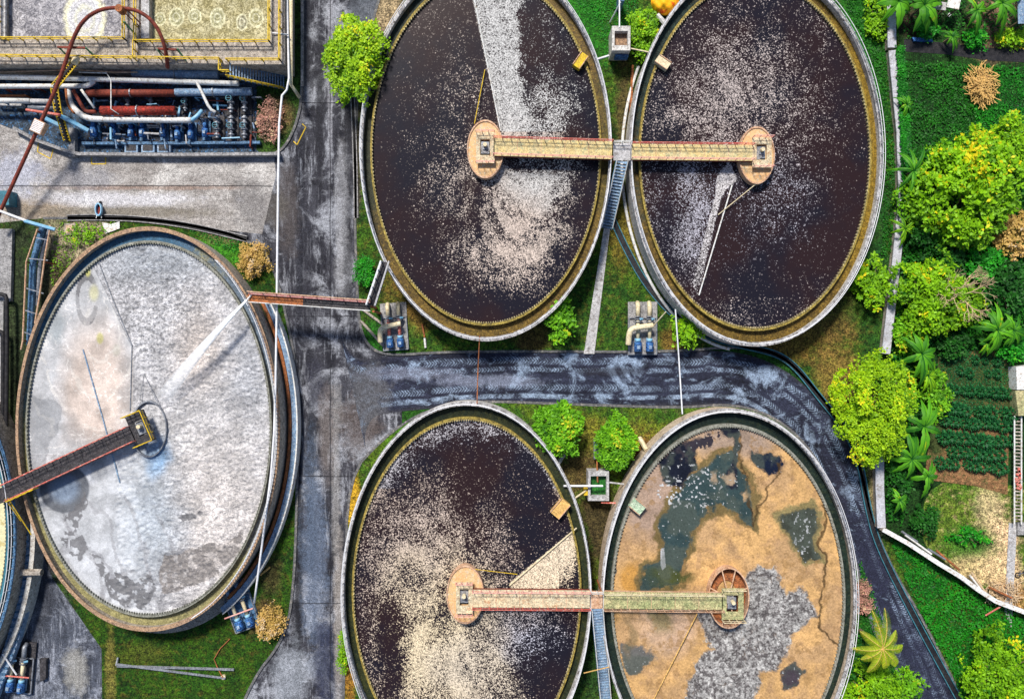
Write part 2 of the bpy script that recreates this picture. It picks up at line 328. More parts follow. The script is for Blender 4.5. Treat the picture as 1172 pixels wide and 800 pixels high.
def smooth_poly(pts, it=2):
    for _ in range(it):
        q = []
        for i in range(len(pts)):
            a, b = pts[i], pts[(i + 1) % len(pts)]
            q += [(a[0] * .75 + b[0] * .25, a[1] * .75 + b[1] * .25), (a[0] * .25 + b[0] * .75, a[1] * .25 + b[1] * .75)]
        pts = q
    return pts
def smooth_line(pts, it=2):
    for _ in range(it):
        q = [pts[0]]
        for a, b in zip(pts[:-1], pts[1:]):
            q += [tuple(x * .75 + y * .25 for x, y in zip(a, b)), tuple(x * .25 + y * .75 for x, y in zip(a, b))]
        pts = q + [pts[-1]]
    return pts

# ---------------------------------------------------------------- the setting
g = MB().add([(-3000, -3000, -.05), (3000, -3000, -.05), (3000, 3000, -.05), (-3000, 3000, -.05)], [(0, 1, 2, 3)]).build('ground', 'ground'); struct(g)
def sheet(name, pts, z, m):
    n = len(pts); q = poly(pts)
    a = sum(q[i][0] * q[(i + 1) % n][1] - q[(i + 1) % n][0] * q[i][1] for i in range(n))
    if a < 0: q = q[::-1]
    return struct(MB().add([(x, y, z) for x, y in q], [tuple(range(n))]).build(name, m))
sheet('main_road', [(300, -60), (460, -60), (460, 860), (240, 860), (240, 300), (280, 160)], .0, 'asphalt')
sheet('concrete_yard', [(-60, 130), (290, 165), (312, 172), (316, 200), (300, 268), (240, 262), (150, 258), (-60, 262)], .006, 'yard')
sheet('service_yard', [(-60, 560), (130, 560), (130, 860), (-60, 860)], .006, 'yarddark')
def ribbon(name, c, wd, z, m):
    c = smooth_line(c, 3); b = MB(); vs = []; uv = []; L_ = 0; pp = None
    for i, (x, y) in enumerate(c):
        a, e = c[max(i - 1, 0)], c[min(i + 1, len(c) - 1)]
        dx, dy = e[0] - a[0], e[1] - a[1]; l = math.hypot(dx, dy); nx, ny = -dy / l, dx / l
        if pp: L_ += math.hypot(x - pp[0], y - pp[1]) * S
        pp = (x, y); W = wd(i / (len(c) - 1)) / 2 if callable(wd) else wd / 2
        for s_, u in ((1, 0), (0, .5), (-1, 1)):
            q = P(x - nx * W * s_, y - ny * W * s_); vs.append((q.x, q.y, z)); uv.append((u, L_))
    fs = []
    for i in range(len(c) - 1):
        for k in range(2): fs.append((i * 3 + k, i * 3 + k + 1, (i + 1) * 3 + k + 1, (i + 1) * 3 + k))
    b.add(vs, fs); o = b.build(name, m); ul = o.data.uv_layers.new(name='UVMap')
    for lp in o.data.loops: ul.data[lp.index].uv = uv[lp.vertex_index]
    return struct(o)
ribbon('side_road', [(404, 448), (450, 438), (560, 431), (700, 434), (800, 432), (850, 434), (895, 456), (935, 500), (960, 555), (985, 620), (1015, 700), (1050, 770), (1090, 860)], lambda f: 66 - 10 * f + 70 * max(0, 1 - f / .07) ** 1.5, .008, 'asphaltblue')

def island(name, pts, m, zt=.12, kerb=None, km='kerb'):
    q = poly(pts); o = MB().prism(q, -.04, zt).build(name, m); struct(o)
    if kerb:
        b = MB()
        k = [P(x, y) for x, y in kerb]
        for a, e in zip(k[:-1], k[1:]): b.beam((a.x, a.y, .045), (e.x, e.y, .045), .28, .22)
        struct(b.build('kerb', km))
    return o
R1 = smooth_line([(452, -60), (425, 30), (408, 100), (406, 250), (409, 330), (412, 378), (425, 400), (448, 407), (500, 403), (600, 402), (760, 403), (850, 396), (893, 405), (925, 436), (958, 478), (982, 525), (996, 590), (1020, 650), (1060, 715), (1130, 860)], 2)
island('north_lawn', R1 + [(1700, 860), (1700, -60)], 'lawnA', kerb=R1)
R2 = smooth_line([(392, 860), (396, 680), (398, 545), (440, 500), (478, 474), (520, 461), (560, 459), (640, 462), (780, 467), (830, 462), (870, 470), (905, 490), (935, 525), (958, 575), (978, 635), (986, 680), (1002, 730), (1030, 770), (1060, 860)], 2)
island('south_lawn', R2, 'lawnB', kerb=R2)
R3 = smooth_line([(50, 250), (110, 250), (165, 251), (225, 259), (285, 274), (312, 300), (328, 360), (341, 430), (340, 600), (334, 700), (320, 738), (290, 775), (255, 860)], 2)
island('west_lawn', R3 + [(118, 860), (117, 742), (60, 660), (36, 600), (-60, 620), (-60, 262)], 'lawnC', kerb=R3)
B4 = smooth_line([(346, -60), (347, 110), (338, 148), (322, 175), (300, 178)], 2)
island('planting_bed', B4 + [(294, 172), (294, 100), (330, 90), (330, -60)], 'bed', kerb=B4)
# beyond the boundary wall
JUN = [(1026, -60), (1032, 200), (1028, 280), (1014, 400), (1006, 560), (1010, 602), (1100, 655), (1172, 700), (1700, 900), (1700, -60)]
struct(MB().prism(poly(JUN), .05, .135).build('garden_ground', 'veg_earth'))
struct(MB().prism(poly(smooth_poly([(1062, 545), (1150, 560), (1200, 540), (1200, 715), (1150, 690), (1085, 650), (1050, 620)], 2)), .05, .15).build('vacant_plot_ground', 'vacant'))
struct(MB().prism(poly([(1074, 402), (1156, 402), (1152, 566), (1058, 540), (1066, 480)]), .05, .17).build('vegetable_bed', 'soil'))
# drain ditch
struct(MB().prism(poly([(1034, 45), (1080, 50), (1130, 56), (1200, 56), (1200, 74), (1130, 70), (1080, 63), (1034, 60)]), .05, .16).build('ditch_water', 'black'))
# roadside drain (open concrete channel: dark bed with two pale lips)
def drain(pts, name='roadside_drain', wd=.55, lip='bluegreen', z=.14, lab=''):
    pts = smooth_line(pts, 2); k = [P(x, y) for x, y in pts]
    r = thing(name, lab, 'drain', k[0])
    a_, l1, l2 = MB(), MB(), MB()
    for a, e in zip(k[:-1], k[1:]):
        d_ = (e - a).normalized(); nrm = Vector((-d_.y, d_.x, 0))
        a_.beam((a.x, a.y, z - .01), (e.x, e.y, z - .01), wd, .05)
        for l_, sg in ((l1, 1), (l2, -1)):
            o = nrm * sg * (wd / 2 + .06)
            l_.beam((a.x + o.x, a.y + o.y, z + .05), (e.x + o.x, e.y + o.y, z + .05), .1, .2)
    a_.build('channel_bed', 'black', r); l1.build('lip', lip, r); l2.build('lip', lip, r); return r
drain([(700, 250), (716, 285), (738, 325), (770, 362), (815, 388), (870, 400), (893, 407), (912, 422), (935, 452), (968, 492), (984, 530), (992, 580), (1004, 625), (1045, 705), (1075, 760), (1130, 860)], lab='long open drain channel running beside the outer edge of the curved road')
drain([(408, 250), (407, 180), (404, 110)], wd=.3, lip='concrete', lab='narrow dark gutter beside the main road next to the bright lime tree')
drain([(78, 250), (110, 249), (165, 251), (222, 259), (283, 274)], wd=.5, lip='concrete', lab='dark gutter between the pale concrete yard and the planted strip')
# concrete footpath below the stair
struct(MB().prism(poly([(691, 262), (698, 262), (680, 405), (668, 405)]), .05, .2).build('footpath', 'paleblue' and 'concretepale'))

# ---------------------------------------------------------------- painted liquid surfaces
rs = np.random.RandomState(3)
def vnoise(X, Y, sc, seed):
    r = np.random.RandomState(seed).rand(257, 257); x = X / sc + 1000; y = Y / sc + 1000
    xi = np.floor(x).astype(int); yi = np.floor(y).astype(int); fx = x - xi; fy = y - yi
    fx = fx * fx * (3 - 2 * fx); fy = fy * fy * (3 - 2 * fy); g_ = lambda a, b: r[a % 257, b % 257]
    return (g_(xi, yi) * (1 - fx) + g_(xi + 1, yi) * fx) * (1 - fy) + (g_(xi, yi + 1) * (1 - fx) + g_(xi + 1, yi + 1) * fx) * fy
def fbm(X, Y, sc, seed, o=5, g_=.55):
    a = 1; s = 0; n = 0
    for i in range(o): s = s + a * vnoise(X, Y, sc / 2 ** i, seed + i); n += a; a *= g_
    return s / n
def inpoly(X, Y, pts):
    m = np.zeros(X.shape, bool); n = len(pts)
    for i in range(n):
        x0, y0 = pts[i]; x1, y1 = pts[(i + 1) % n]
        if y0 == y1: continue
        c = ((y0 > Y) != (y1 > Y)) & (X < (x1 - x0) * (Y - y0) / (y1 - y0) + x0); m ^= c
    return m
def ell(X, Y, cx, cy, rx, ry, soft=.6, rot=0):
    c, s = math.cos(R(rot)), math.sin(R(rot)); dx, dy = X - cx, Y - cy
    d_ = np.sqrt(((dx * c + dy * s) / rx) ** 2 + ((-dx * s + dy * c) / ry) ** 2)
    k_ = np.clip((1.25 - d_) / (soft + .35), 0, 1); return k_ * k_ * (3 - 2 * k_) if soft >= .6 else np.clip((1 - d_) / soft, 0, 1)
def side(X, Y, a, b): return (b[0] - a[0]) * (Y - a[1]) - (b[1] - a[1]) * (X - a[0])
def surface(name, tank, fn, m, parent, step=1.0, f=.93, rip=None):
    cx, cy, rx, ry, zt = tank['px']; z = tank['zw']
    xs = np.arange(-rx * f, rx * f + step, step); ys = np.arange(-ry * f, ry * f + step, step)
    GX, GY = np.meshgrid(xs, ys); X = GX + cx; Y = GY + cy
    fo, colr, wet = fn(X, Y)
    k = S * (H - zt) / H; c = P(cx, cy, zt)
    VX = c.x + GX * k; VY = c.y - GY * k
    keep = ((GX / (rx * f)) ** 2 + (GY / (ry * f)) ** 2) < 1
    q = keep[:-1, :-1] & keep[1:, 1:] & keep[1:, :-1] & keep[:-1, 1:]
    idx = np.arange(X.size).reshape(X.shape)
    F = np.stack([idx[:-1, :-1][q], idx[1:, :-1][q], idx[1:, 1:][q], idx[:-1, 1:][q]], 1)
    used = np.unique(F); mp = np.full(X.size, -1); mp[used] = np.arange(used.size); F = mp[F]
    Z = np.full(X.size, z)
    if rip is not None: Z = Z + rip(X, Y).ravel()
    V = np.stack([VX.ravel(), VY.ravel(), Z], 1)[used]
    me = bpy.data.meshes.new(name); me.vertices.add(len(V)); me.vertices.foreach_set('co', V.astype(np.float32).ravel())
    me.loops.add(F.size); me.loops.foreach_set('vertex_index', F.astype(np.int32).ravel())
    me.polygons.add(len(F)); me.polygons.foreach_set('loop_start', np.arange(0, F.size, 4, dtype=np.int32)); me.polygons.foreach_set('loop_total', np.full(len(F), 4, np.int32))
    me.update(calc_edges=True)
    a = me.attributes.new('foam', 'FLOAT', 'POINT'); a.data.foreach_set('value', fo.ravel()[used].astype(np.float32))
    a = me.attributes.new('wet', 'FLOAT', 'POINT'); a.data.foreach_set('value', (np.zeros(X.shape) + wet).ravel()[used].astype(np.float32))
    a = me.attributes.new('tone', 'FLOAT_COLOR', 'POINT')
    cc = np.ones((X.size, 4), np.float32); cc[:, :3] = colr.reshape(-1, 3); a.data.foreach_set('color', cc[used].ravel())
    me.materials.append(m); me.shade_smooth()
    o = bpy.data.objects.new(name, me); COL.objects.link(o); o.parent = parent; o.location = -Vector(parent.location); return o
def C3(X, c): return np.zeros(X.shape + (3,)) + np.array(c)
def lay(base, mask, c):
    m_ = np.asarray(mask, float)[..., None]; return base * (1 - m_) + np.array(c) * m_

def foam_water_mat():
    m, t, b = new_mat('dark_water_with_foam'); p = pos(t)
    fo = N(t, 'ShaderNodeAttribute', attribute_name='foam').outputs['Fac']; tn = N(t, 'ShaderNodeAttribute', attribute_name='tone').outputs['Color']
    v = voro(t, p, 10.5); r1 = chan(t, v, 0); r2 = chan(t, v, 1)
    v2 = voro(t, p, 6.0); r3 = chan(t, v2, 0)
    nz = noise(t, p, 1.3, 4, .7)
    th = math_(t, 'ADD', fo, math_(t, 'MULTIPLY', math_(t, 'SUBTRACT', nz, .5), math_(t, 'MULTIPLY', fo, 1.0)))
    spk = rng(t, math_(t, 'SUBTRACT', th, math_(t, 'ADD', math_(t, 'MULTIPLY', r1, .8), math_(t, 'MULTIPLY', r3, .2))), -.06, .1)
    br = rng(t, r2, 0, 1, .3, 1.25)
    fc = mixc(t, 1.0, tn, br, 'MULTIPLY')
    dk = mixc(t, rng(t, noise(t, p, .12, 3, .6), .4, .6), (.022, .012, .014), (.012, .011, .018))
    c = mixc(t, spk, dk, fc); t.links.new(c, b.inputs['Base Color'])
    t.links.new(rng(t, spk, 0, 1, .25, .9), b.inputs['Roughness']); b.inputs['Specular IOR Level'].default_value = .12
    bump(t, b, math_(t, 'ADD', spk, math_(t, 'MULTIPLY', noise(t, p, 3, 2, .6), .4)), .25, .04); return m
FW = foam_water_mat()
def tone_mat(name, gscale, gamt, bmp, bdist, spec_dark=True, vor=0):
    m, t, b = new_mat(name); p = pos(t)
    tn = N(t, 'ShaderNodeAttribute', attribute_name='tone').outputs['Color']; wt = N(t, 'ShaderNodeAttribute', attribute_name='wet').outputs['Fac']
    fo = N(t, 'ShaderNodeAttribute', attribute_name='foam').outputs['Fac']
    g = noise(t, p, gscale, 3, .75)
    amt = math_(t, 'MULTIPLY', fo, gamt)
    lo = math_(t, 'SUBTRACT', 1.0, amt); hi = math_(t, 'ADD', 1.0, amt)
    c = mixc(t, 1.0, tn, rng(t, g, .34, .66, lo, hi), 'MULTIPLY')
    c = mixc(t, 1.0, c, rng(t, noise(t, p, 8, 2, .8), .32, .68, .86, 1.14), 'MULTIPLY')
    if vor:
        rd = math_(t, 'ABSOLUTE', math_(t, 'SUBTRACT', noise(t, scaled(t, p, 1, 1.3), 1.7, 4, .7, dist=.8), .5))
        c = mixc(t, math_(t, 'MULTIPLY', rng(t, rd, .0, .03, .85, 0), rng(t, fo, .5, 1, 0, 1)), c, (.1, .1, .115))
    b.inputs['Specular IOR Level'].default_value = .15
    t.links.new(c, b.inputs['Base Color']); t.links.new(rng(t, wt, 0, 1, .85, .12), b.inputs['Roughness'])
    bump(t, b, math_(t, 'MULTIPLY', g, fo), bmp, bdist); return m

def streak(X, Y, cx, cy, seed):
    dx, dy = (X - cx), (Y - cy) * .66; r_ = np.hypot(dx, dy); th = np.arctan2(dy, dx)
    a = fbm(th * 60 + r_ * .35, r_ * .28, 9, seed, 4, .6); b_ = fbm(X, Y, 22, seed + 40, 5, .65)
    return np.clip(.35 + 1.9 * (a - .3) * .8 + 1.3 * (b_ - .5), .25, 1.6)
def t1(X, Y):
    wx = X + (fbm(X, Y, 50, 1) - .5) * 60; wy = Y + (fbm(X, Y, 50, 11) - .5) * 60
    n1 = fbm(X, Y, 60, 21); f = .09 + .1 * n1
    f = f + .32 * ell(wx, wy, 545, 215, 80, 90, .95) + .48 * ell(wx, wy, 588, 270, 72, 95, .95, 0) + .22 * ell(wx, wy, 530, 110, 50, 60, .9)
    f = f + .45 * ell(wx, wy, 630, 235, 45, 90, .7) + .35 * ell(wx, wy, 600, 240, 60, 60, .6) + .3 * ell(wx, wy, 648, 90, 35, 110, .7)
    r = side(X, Y, (541, 0), (573, 150)) < 0
    xr = X - (541 + Y * .213); wedge = np.clip((56 - (xr + (n1 - .5) * 44 + (fbm(X, Y, 14, 23) - .5) * 24) + np.clip(Y - 40, 0, 90) * -.05) / 12, 0, 1) * (Y < 155) * r
    f = np.where(r & (Y < 160), np.maximum(.16 + .5 * ell(wx, wy, 630, 130, 45, 70, .8), wedge * .86), f)
    f = f * np.where((~r) & (Y < 150), .85, 1) * (1 - .75 * ell(X, Y, 640, 300, 0.1, .1))
    f = f * (1 - .8 * np.clip((Y - 330 + (n1 - .5) * 30) / 18, 0, 1)) * (1 - .7 * np.clip((X - 662 + (n1 - .5) * 40) / 15, 0, 1)) * (1 - .6 * np.clip((470 - X + (n1 - .5) * 60) / 30, 0, 1))
    c = lay(C3(X, (.5, .42, .37)), np.clip(ell(wx, wy, 620, 200, 60, 50) * .8 + .9 * ((Y < 150) & r), 0, 1), (.52, .52, .52))
    c = lay(c, ell(wx, wy, 590, 300, 60, 60), (.56, .46, .4)); k_ = streak(X, Y, 556, 171, 300); f = np.where(r & (Y < 155) & (wedge > .3), f * (.75 + .25 * k_), f * k_); return np.clip(f, .03, .9), c, 0
def t2(X, Y):
    wx = X + (fbm(X, Y, 50, 5) - .5) * 50; wy = Y + (fbm(X, Y, 50, 15) - .5) * 50; n1 = fbm(X, Y, 60, 25)
    f = .14 + .12 * n1 + .3 * ell(wx, wy, 845, 110, 95, 85, .9) + .22 * ell(wx, wy, 800, 130, 60, 50, .8) + .15 * ell(wx, wy, 860, 70, 60, 60, .9)
    left = side(X, Y, (800, 338), (838, 190)) < 0
    low = Y > 178
    f = np.where(low & left, .22 + .5 * ell(wx, wy, 796, 250, 28, 95, .8), f)
    f = np.where(low & ~left & (Y > 180), .06 + .06 * n1 + .22 * ell(X, Y, 880, 215, 90, 70, .9) + .12 * (Y > 340), f)
    wedge = inpoly(X, Y, [(836, 185), (800, 338), (793, 325), (822, 215)]) | inpoly(X, Y, [(836, 183), (846, 205), (834, 214), (818, 240), (822, 200)])
    f = np.where(wedge, np.clip(.9 - (Y - 195) / 260, .45, .9) * (.8 + .4 * n1), f); f = f * (1 - .5 * np.clip((X - 940 + (n1 - .5) * 50) / 30, 0, 1))
    c = lay(C3(X, (.5, .43, .41)), np.clip(ell(X, Y, 850, 240, 110, 80) * 1.2 + .4 * (low & left), 0, .8), (.4, .4, .48))
    c = lay(c, wedge, (.6, .57, .58)); k_ = streak(X, Y, 865, 177, 320); f = np.where(wedge, f, f * (.3 + .7 * k_)); return np.clip(f, .04, .85), c * .95, 0
def t3(X, Y):
    wx = X + (fbm(X, Y, 55, 7) - .5) * 60; wy = Y + (fbm(X, Y, 55, 17) - .5) * 60; n1 = fbm(X, Y, 60, 27)
    f = .09 + .08 * n1
    f = f + .85 * ell(wx, wy, 520, 775, 110, 105, .9) + .5 * ell(wx, wy, 480, 670, 85, 90, .8) + .4 * ell(wx, wy, 480, 600, 75, 80, .9) + .35 * ell(wx, wy, 600, 710, 60, 50, .8)
    f = f + .25 * ell(wx, wy, 565, 640, 40, 70, .8)
    rr = np.sqrt(((X - 534) / 131) ** 2 + ((Y - 680) / 199) ** 2)
    f = f + .4 * np.clip((rr - .86 + (n1 - .5) * .25) / .1, 0, 1) * (Y < 590)
    f = f * (1 - .75 * ell(wx, wy, 447, 750, 22, 70, .5)) * (1 - .6 * ell(wx, wy, 630, 770, 45, 60, .7)) * (1 - .5 * ell(wx, wy, 505, 700, 14, 50, .6))
    dark = inpoly(X, Y, [(560, 500), (672, 480), (672, 600), (655, 606), (600, 655), (590, 600), (575, 560)])
    f = np.where(dark & (rr < .97), np.minimum(f, .12 + .5 * ell(wx, wy, 660, 540, 22, 60, .7)), f)
    wedge = inpoly(X, Y, [(661, 604), (583, 668), (585, 675), (668, 675), (668, 604)])
    wf = .95 - .7 * np.clip((Y - 640 + (n1 - .5) * 40) / 40, 0, 1) * (X > 640) - .5 * np.clip((X - 655 + (n1 - .5) * 20) / 8, 0, 1)
    f = np.where(wedge, wf, f)
    c = lay(C3(X, (.52, .42, .36)), ell(wx, wy, 500, 740, 80, 120), (.7, .58, .4)); c = lay(c, ell(wx, wy, 560, 770, 70, 60), (.62, .53, .42))
    c = lay(c, ell(wx, wy, 625, 730, 60, 50), (.5, .5, .58)); c = lay(c, wedge, (.75, .62, .46)); c = lay(c, (rr > .85) & (Y < 560), (.45, .43, .46))
    k_ = streak(X, Y, 534, 680, 340); f = np.where(wedge, f, f * (.35 + .65 * k_)); return np.clip(f, .03, .9), c * .97, 0
def t4(X, Y):
    wx = X + (fbm(X, Y, 26, 31) - .5) * 22 + (fbm(X, Y, 7, 33) - .5) * 6; wy = Y + (fbm(X, Y, 26, 41) - .5) * 22 + (fbm(X, Y, 7, 43) - .5) * 6
    n1 = fbm(X, Y, 30, 51); n2 = fbm(X, Y, 9, 61)
    c = C3(X, (.5, .3, .125)); c = lay(c, np.clip((n1 - .42) * 4, 0, .8), (.4, .25, .13)); c = lay(c, np.clip((n2 - .58) * 4, 0, .5), (.3, .18, .1))
    c = lay(c, ell(wx, wy, 745, 545, 60, 90, .4) * .9, (.29, .21, .17)); c = lay(c, ell(wx, wy, 840, 500, 70, 30, .5) * .8, (.27, .21, .18))
    c = lay(c, ell(wx, wy, 765, 720, 45, 40, .5) * .7, (.42, .3, .23)); c = lay(c, ell(wx, wy, 722, 665, 18, 20, .5) * .8, (.4, .2, .04))
    wet = np.zeros(X.shape); gr = np.zeros(X.shape) + .5
    jit = [((fbm(X, Y, 5, 200 + 3 * q_, 3) - .5) * 9, (fbm(X, Y, 5, 240 + 3 * q_, 3) - .5) * 9) for q_ in range(6)]
    W = lambda pts: sum(inpoly(wx + a_, wy + b_, pts).astype(float) for a_, b_ in jit) / 6
    def water(mask, colr):
        nonlocal c, wet, gr
        c = lay(c, mask, colr); wet = np.where(mask > .5, .8, wet); gr = np.where(mask > .5, .3, gr)
    edge = W([(783, 545), (812, 520), (845, 512), (860, 540), (872, 560), (870, 612), (845, 595), (828, 584), (812, 592), (800, 612), (792, 640), (786, 678), (730, 678), (730, 650), (748, 636), (752, 600), (764, 575)])
    c = lay(c, edge, (.14, .1, .04))
    water(W([(787, 548), (815, 528), (838, 520), (850, 540), (862, 560), (862, 603), (845, 588), (828, 576), (812, 583), (797, 603), (786, 640), (780, 672), (736, 672), (738, 652), (755, 638), (758, 600), (770, 580)]), (.03, .052, .055))
    water(W([(755, 522), (778, 508), (800, 510), (798, 535), (782, 556), (765, 552)]), (.01, .012, .022))
    water(W([(818, 486), (846, 486), (852, 520), (846, 560), (836, 560), (840, 505), (824, 500)]), (.014, .016, .026))
    water(W([(864, 513), (896, 520), (902, 530), (880, 547), (868, 535)]), (.008, .012, .028))
    water(W([(770, 515), (800, 500), (822, 490), (826, 500), (800, 518), (780, 530)]) * (n2 > .45), (.03, .026, .034))
    water(W([(695, 560), (710, 560), (706, 620), (700, 665), (692, 665)]), (.03, .035, .06))
    c = lay(c, W([(886, 588), (926, 575), (938, 590), (946, 650), (918, 650), (905, 625)]), (.2, .16, .07))
    water(W([(893, 594), (925, 582), (932, 588), (940, 642), (920, 645), (910, 625)]), (.04, .045, .035))
    water(W([(712, 738), (742, 742), (748, 752), (728, 778), (718, 768)]), (.12, .115, .11))
    water(W([(893, 778), (905, 762), (924, 770), (917, 786), (900, 792)]), (.05, .04, .05))
    c = lay(c, ell(wx, wy, 757, 705, 16, 28, .5) * .8, (.15, .13, .06)); c = lay(c, ell(wx, wy, 722, 730, 6, 26, .6) * .7, (.18, .13, .07)); c = lay(c, ell(wx, wy, 768, 660, 34, 14, .5) * .9, (.06, .07, .02))
    for a, b in (((940, 580), (946, 650)), ((946, 650), (936, 700)), ((936, 700), (938, 715)), ((938, 715), (958, 738)), ((905, 690), (936, 702)), ((862, 600), (895, 530)), ((850, 500), (862, 600)), ((838, 735), (855, 722))):
        ax, ay = a; bx, by = b; tt = np.clip(((wx - ax) * (bx - ax) + (wy - ay) * (by - ay)) / ((bx - ax) ** 2 + (by - ay) ** 2), 0, 1)
        dd = np.hypot(wx - ax - tt * (bx - ax), wy - ay - tt * (by - ay)); c = lay(c, np.clip((2.9 - dd - 1.6 * n2) / 1.2, 0, 1) * .85, (.05, .03, .012))
    sc = W([(852, 662), (868, 650), (878, 652), (886, 648), (896, 668), (908, 680), (918, 668), (926, 684), (934, 698), (918, 715), (910, 735), (900, 745), (892, 768), (872, 772), (866, 800), (858, 890), (770, 890), (784, 798), (798, 765), (816, 745), (812, 722), (800, 712), (800, 700), (846, 696)])
    n3 = fbm(X, Y, 3.2, 71, 3); c = lay(c, sc, (.25, .24, .235)); c = lay(c, sc * (n3 > .6), (.11, .1, .1)); c = lay(c, sc * (n3 < .36), (.38, .37, .36)); c = lay(c, sc * (np.abs(fbm(X, Y, 24, 73, 4) - .5) < .012), (.1, .09, .09)); gr = np.where(sc > .5, 1.3, gr); wet = np.where(sc > .5, 0, wet)
    n4 = fbm(X, Y, 2.6, 81, 2)
    fl = (ell(X, Y, 790, 558, 45, 30, .8) > .25) & (n4 > .7); fl |= inpoly(X, Y, [(757, 629), (761, 628), (763, 650), (759, 654), (757, 648)]); fl |= (ell(X, Y, 920, 610, 12, 30, .5) > .3) & (n4 > .68); fl |= (ell(X, Y, 772, 572, 12, 12, .5) > .3) & (n4 > .6)
    c = lay(c, fl, (.42, .43, .45)); c = lay(c, W([(815, 540), (826, 540), (824, 552), (816, 552)]) + W([(833, 543), (842, 541), (846, 553), (837, 556)]), (.3, .22, .15)); c = lay(c, W([(852, 566), (858, 562), (862, 572), (854, 576)]), (.4, .26, .14))
    c = c * (1 + .8 * (fbm(X, Y, 14, 97, 6, .7) - .5))[..., None]
    ck = np.abs(fbm(X, Y, 26, 98, 5, .6) - .5); c = lay(c, np.clip(1 - ck / .008, 0, 1) * (wet < .5) * .5 * (n1 > .45), (.14, .075, .03))
    bl = np.clip((fbm(X, Y, 9, 99, 5, .65) - .6) * 7, 0, .6) * (wet < .5) * (gr < 1); c = lay(c, bl, (.26, .15, .06))
    wv = np.clip((fbm(X, Y, 20, 100, 5, .6) - .45) * 4, 0, .6) * (wet > .5); c = lay(c, wv, (.07, .085, .07))
    c = lay(c, (vnoise(X, Y, 2.2, 91) > .93) & (wet > .5), (.35, .37, .38))
    return gr, c, wet
def t5(X, Y):
    wx = X + (fbm(X, Y, 30, 6) - .5) * 24; wy = Y + (fbm(X, Y, 30, 16) - .5) * 24; n1 = fbm(X, Y, 40, 26); n2 = fbm(X, Y, 12, 36)
    c = C3(X, (.46, .46, .48)); gr = np.zeros(X.shape) + 1.0
    c = lay(c, ell(wx, wy, 225, 400, 40, 70, .9) * .7, (.56, .49, .44)); c = lay(c, ell(wx, wy, 240, 590, 90, 130, .8) * .8, (.6, .56, .54))
    c = lay(c, ell(wx, wy, 180, 290, 110, 40, .7) * .8, (.3, .33, .37)); c = lay(c, ell(wx, wy, 285, 420, 30, 70, .8) * .6, (.32, .34, .38)); c = lay(c, ell(wx, wy, 170, 590, 50, 110, .8) * .9, (.33, .38, .44)); c = lay(c, ell(wx, wy, 178, 525, 18, 25, .7) * .8, (.1, .27, .5))
    lf = (side(X, Y, (96, 288), (124, 345)) > 0) | (Y > 345); lf &= (side(X, Y, (124, 345), (150, 400)) > 0) | (Y > 400) | (Y < 345); lf &= (X < 150); lf &= ~((X > 96) & (Y < 288))
    up = Y < 520; L_ = lf & up
    c = lay(c, L_ * .95, (.4, .41, .43)); c = lay(c, (L_ * ell(wx, wy, 105, 440, 50, 95, .5)), (.5, .43, .39)); gr = np.where(L_ & (X < 149), .3, gr)
    v = np.abs(fbm(X, Y, 22, 46, 4) - .5); c = lay(c, L_ * np.clip(1 - v / .012, 0, 1) * .8, (.72, .7, .68))
    low = np.clip((wy - 500) / 30, 0, 1) * np.clip((200 - wx) / 60, 0, 1); gr = gr * (1 - .6 * low); c = lay(c, low * .6, (.45, .48, .52))
    gr = gr + np.where(~lf, .9, 0) * ell(wx, wy, 165, 350, 80, 75, .6)
    for (ax, ay, ar, br) in ((58, 610, 26, 34), (95, 665, 34, 40), (150, 690, 44, 34), (205, 665, 40, 36)):
        rr_ = np.hypot((wx - ax) / ar, (wy - ay) / br); c = lay(c, (np.abs(rr_ - .9) < .07) * (n2 > .4) * .5, (.2, .2, .22))
    v3 = np.abs(fbm(wx, wy, 9, 56, 4) - .5); c = lay(c, (~lf) * (Y < 470) * np.clip(1 - v3 / .03, 0, 1) * .55, (.16, .17, .19))
    cl_ = np.clip((fbm(X, Y, 16, 58, 5) - .5) * 5, -.5, .5); c = c * (1 + cl_ * .28)[..., None]
    d1 = np.hypot((X - 97) / 13, (Y - 342) / 31); ringm = ((d1 > .68) & (d1 < 1.0) & ((X < 96) | (Y > 350) | (Y < 325))); c = lay(c, ringm * (.6 + .5 * (n2 > .5)) * .8, (.13, .13, .14)); sw = np.abs(np.sin(np.hypot(wx - 30, (wy - 700) * .7) / 9)); c = lay(c, (ell(wx, wy, 130, 640, 70, 70, .6) > .1) * (sw < .22) * .45, (.25, .25, .27))
    c = lay(c, ell(X, Y, 105, 335, 7, 12, .5) * .5, (.5, .48, .2)); c = lay(c, ell(X, Y, 112, 387, 5, 8, .4) * .8, (.4, .38, .14)); c = lay(c, ell(X, Y, 131, 401, 6, 9, .5) * .5, (.35, .36, .3)); c = lay(c, ell(X, Y, 98, 310, 4, 8, .5) * .7, (.6, .58, .15)); c = lay(c, ell(X, Y, 60, 372, 14, 26, .5) * .5, (.25, .3, .33))
    d2 = np.hypot((X - 71) / 30, (Y - 560) / 29); c = lay(c, np.clip((1 - d2) / .08, 0, 1) * .9, (.1, .11, .13)); d3 = np.abs(np.sin(np.hypot(wx - 110, (wy - 380) * .6) / 7)); c = lay(c, (lf & (Y < 500)) * (d3 < .18) * (n1 > .48) * .35, (.68, .66, .62)); c = lay(c, np.clip((.7 - d2) / .3, 0, 1) * .7, (.22, .29, .4))
    c = lay(c, inpoly(wx, wy, [(28, 440), (66, 468), (58, 500), (48, 545), (30, 540)]) * .6, (.2, .21, .23))
    blot = np.zeros(X.shape, bool)
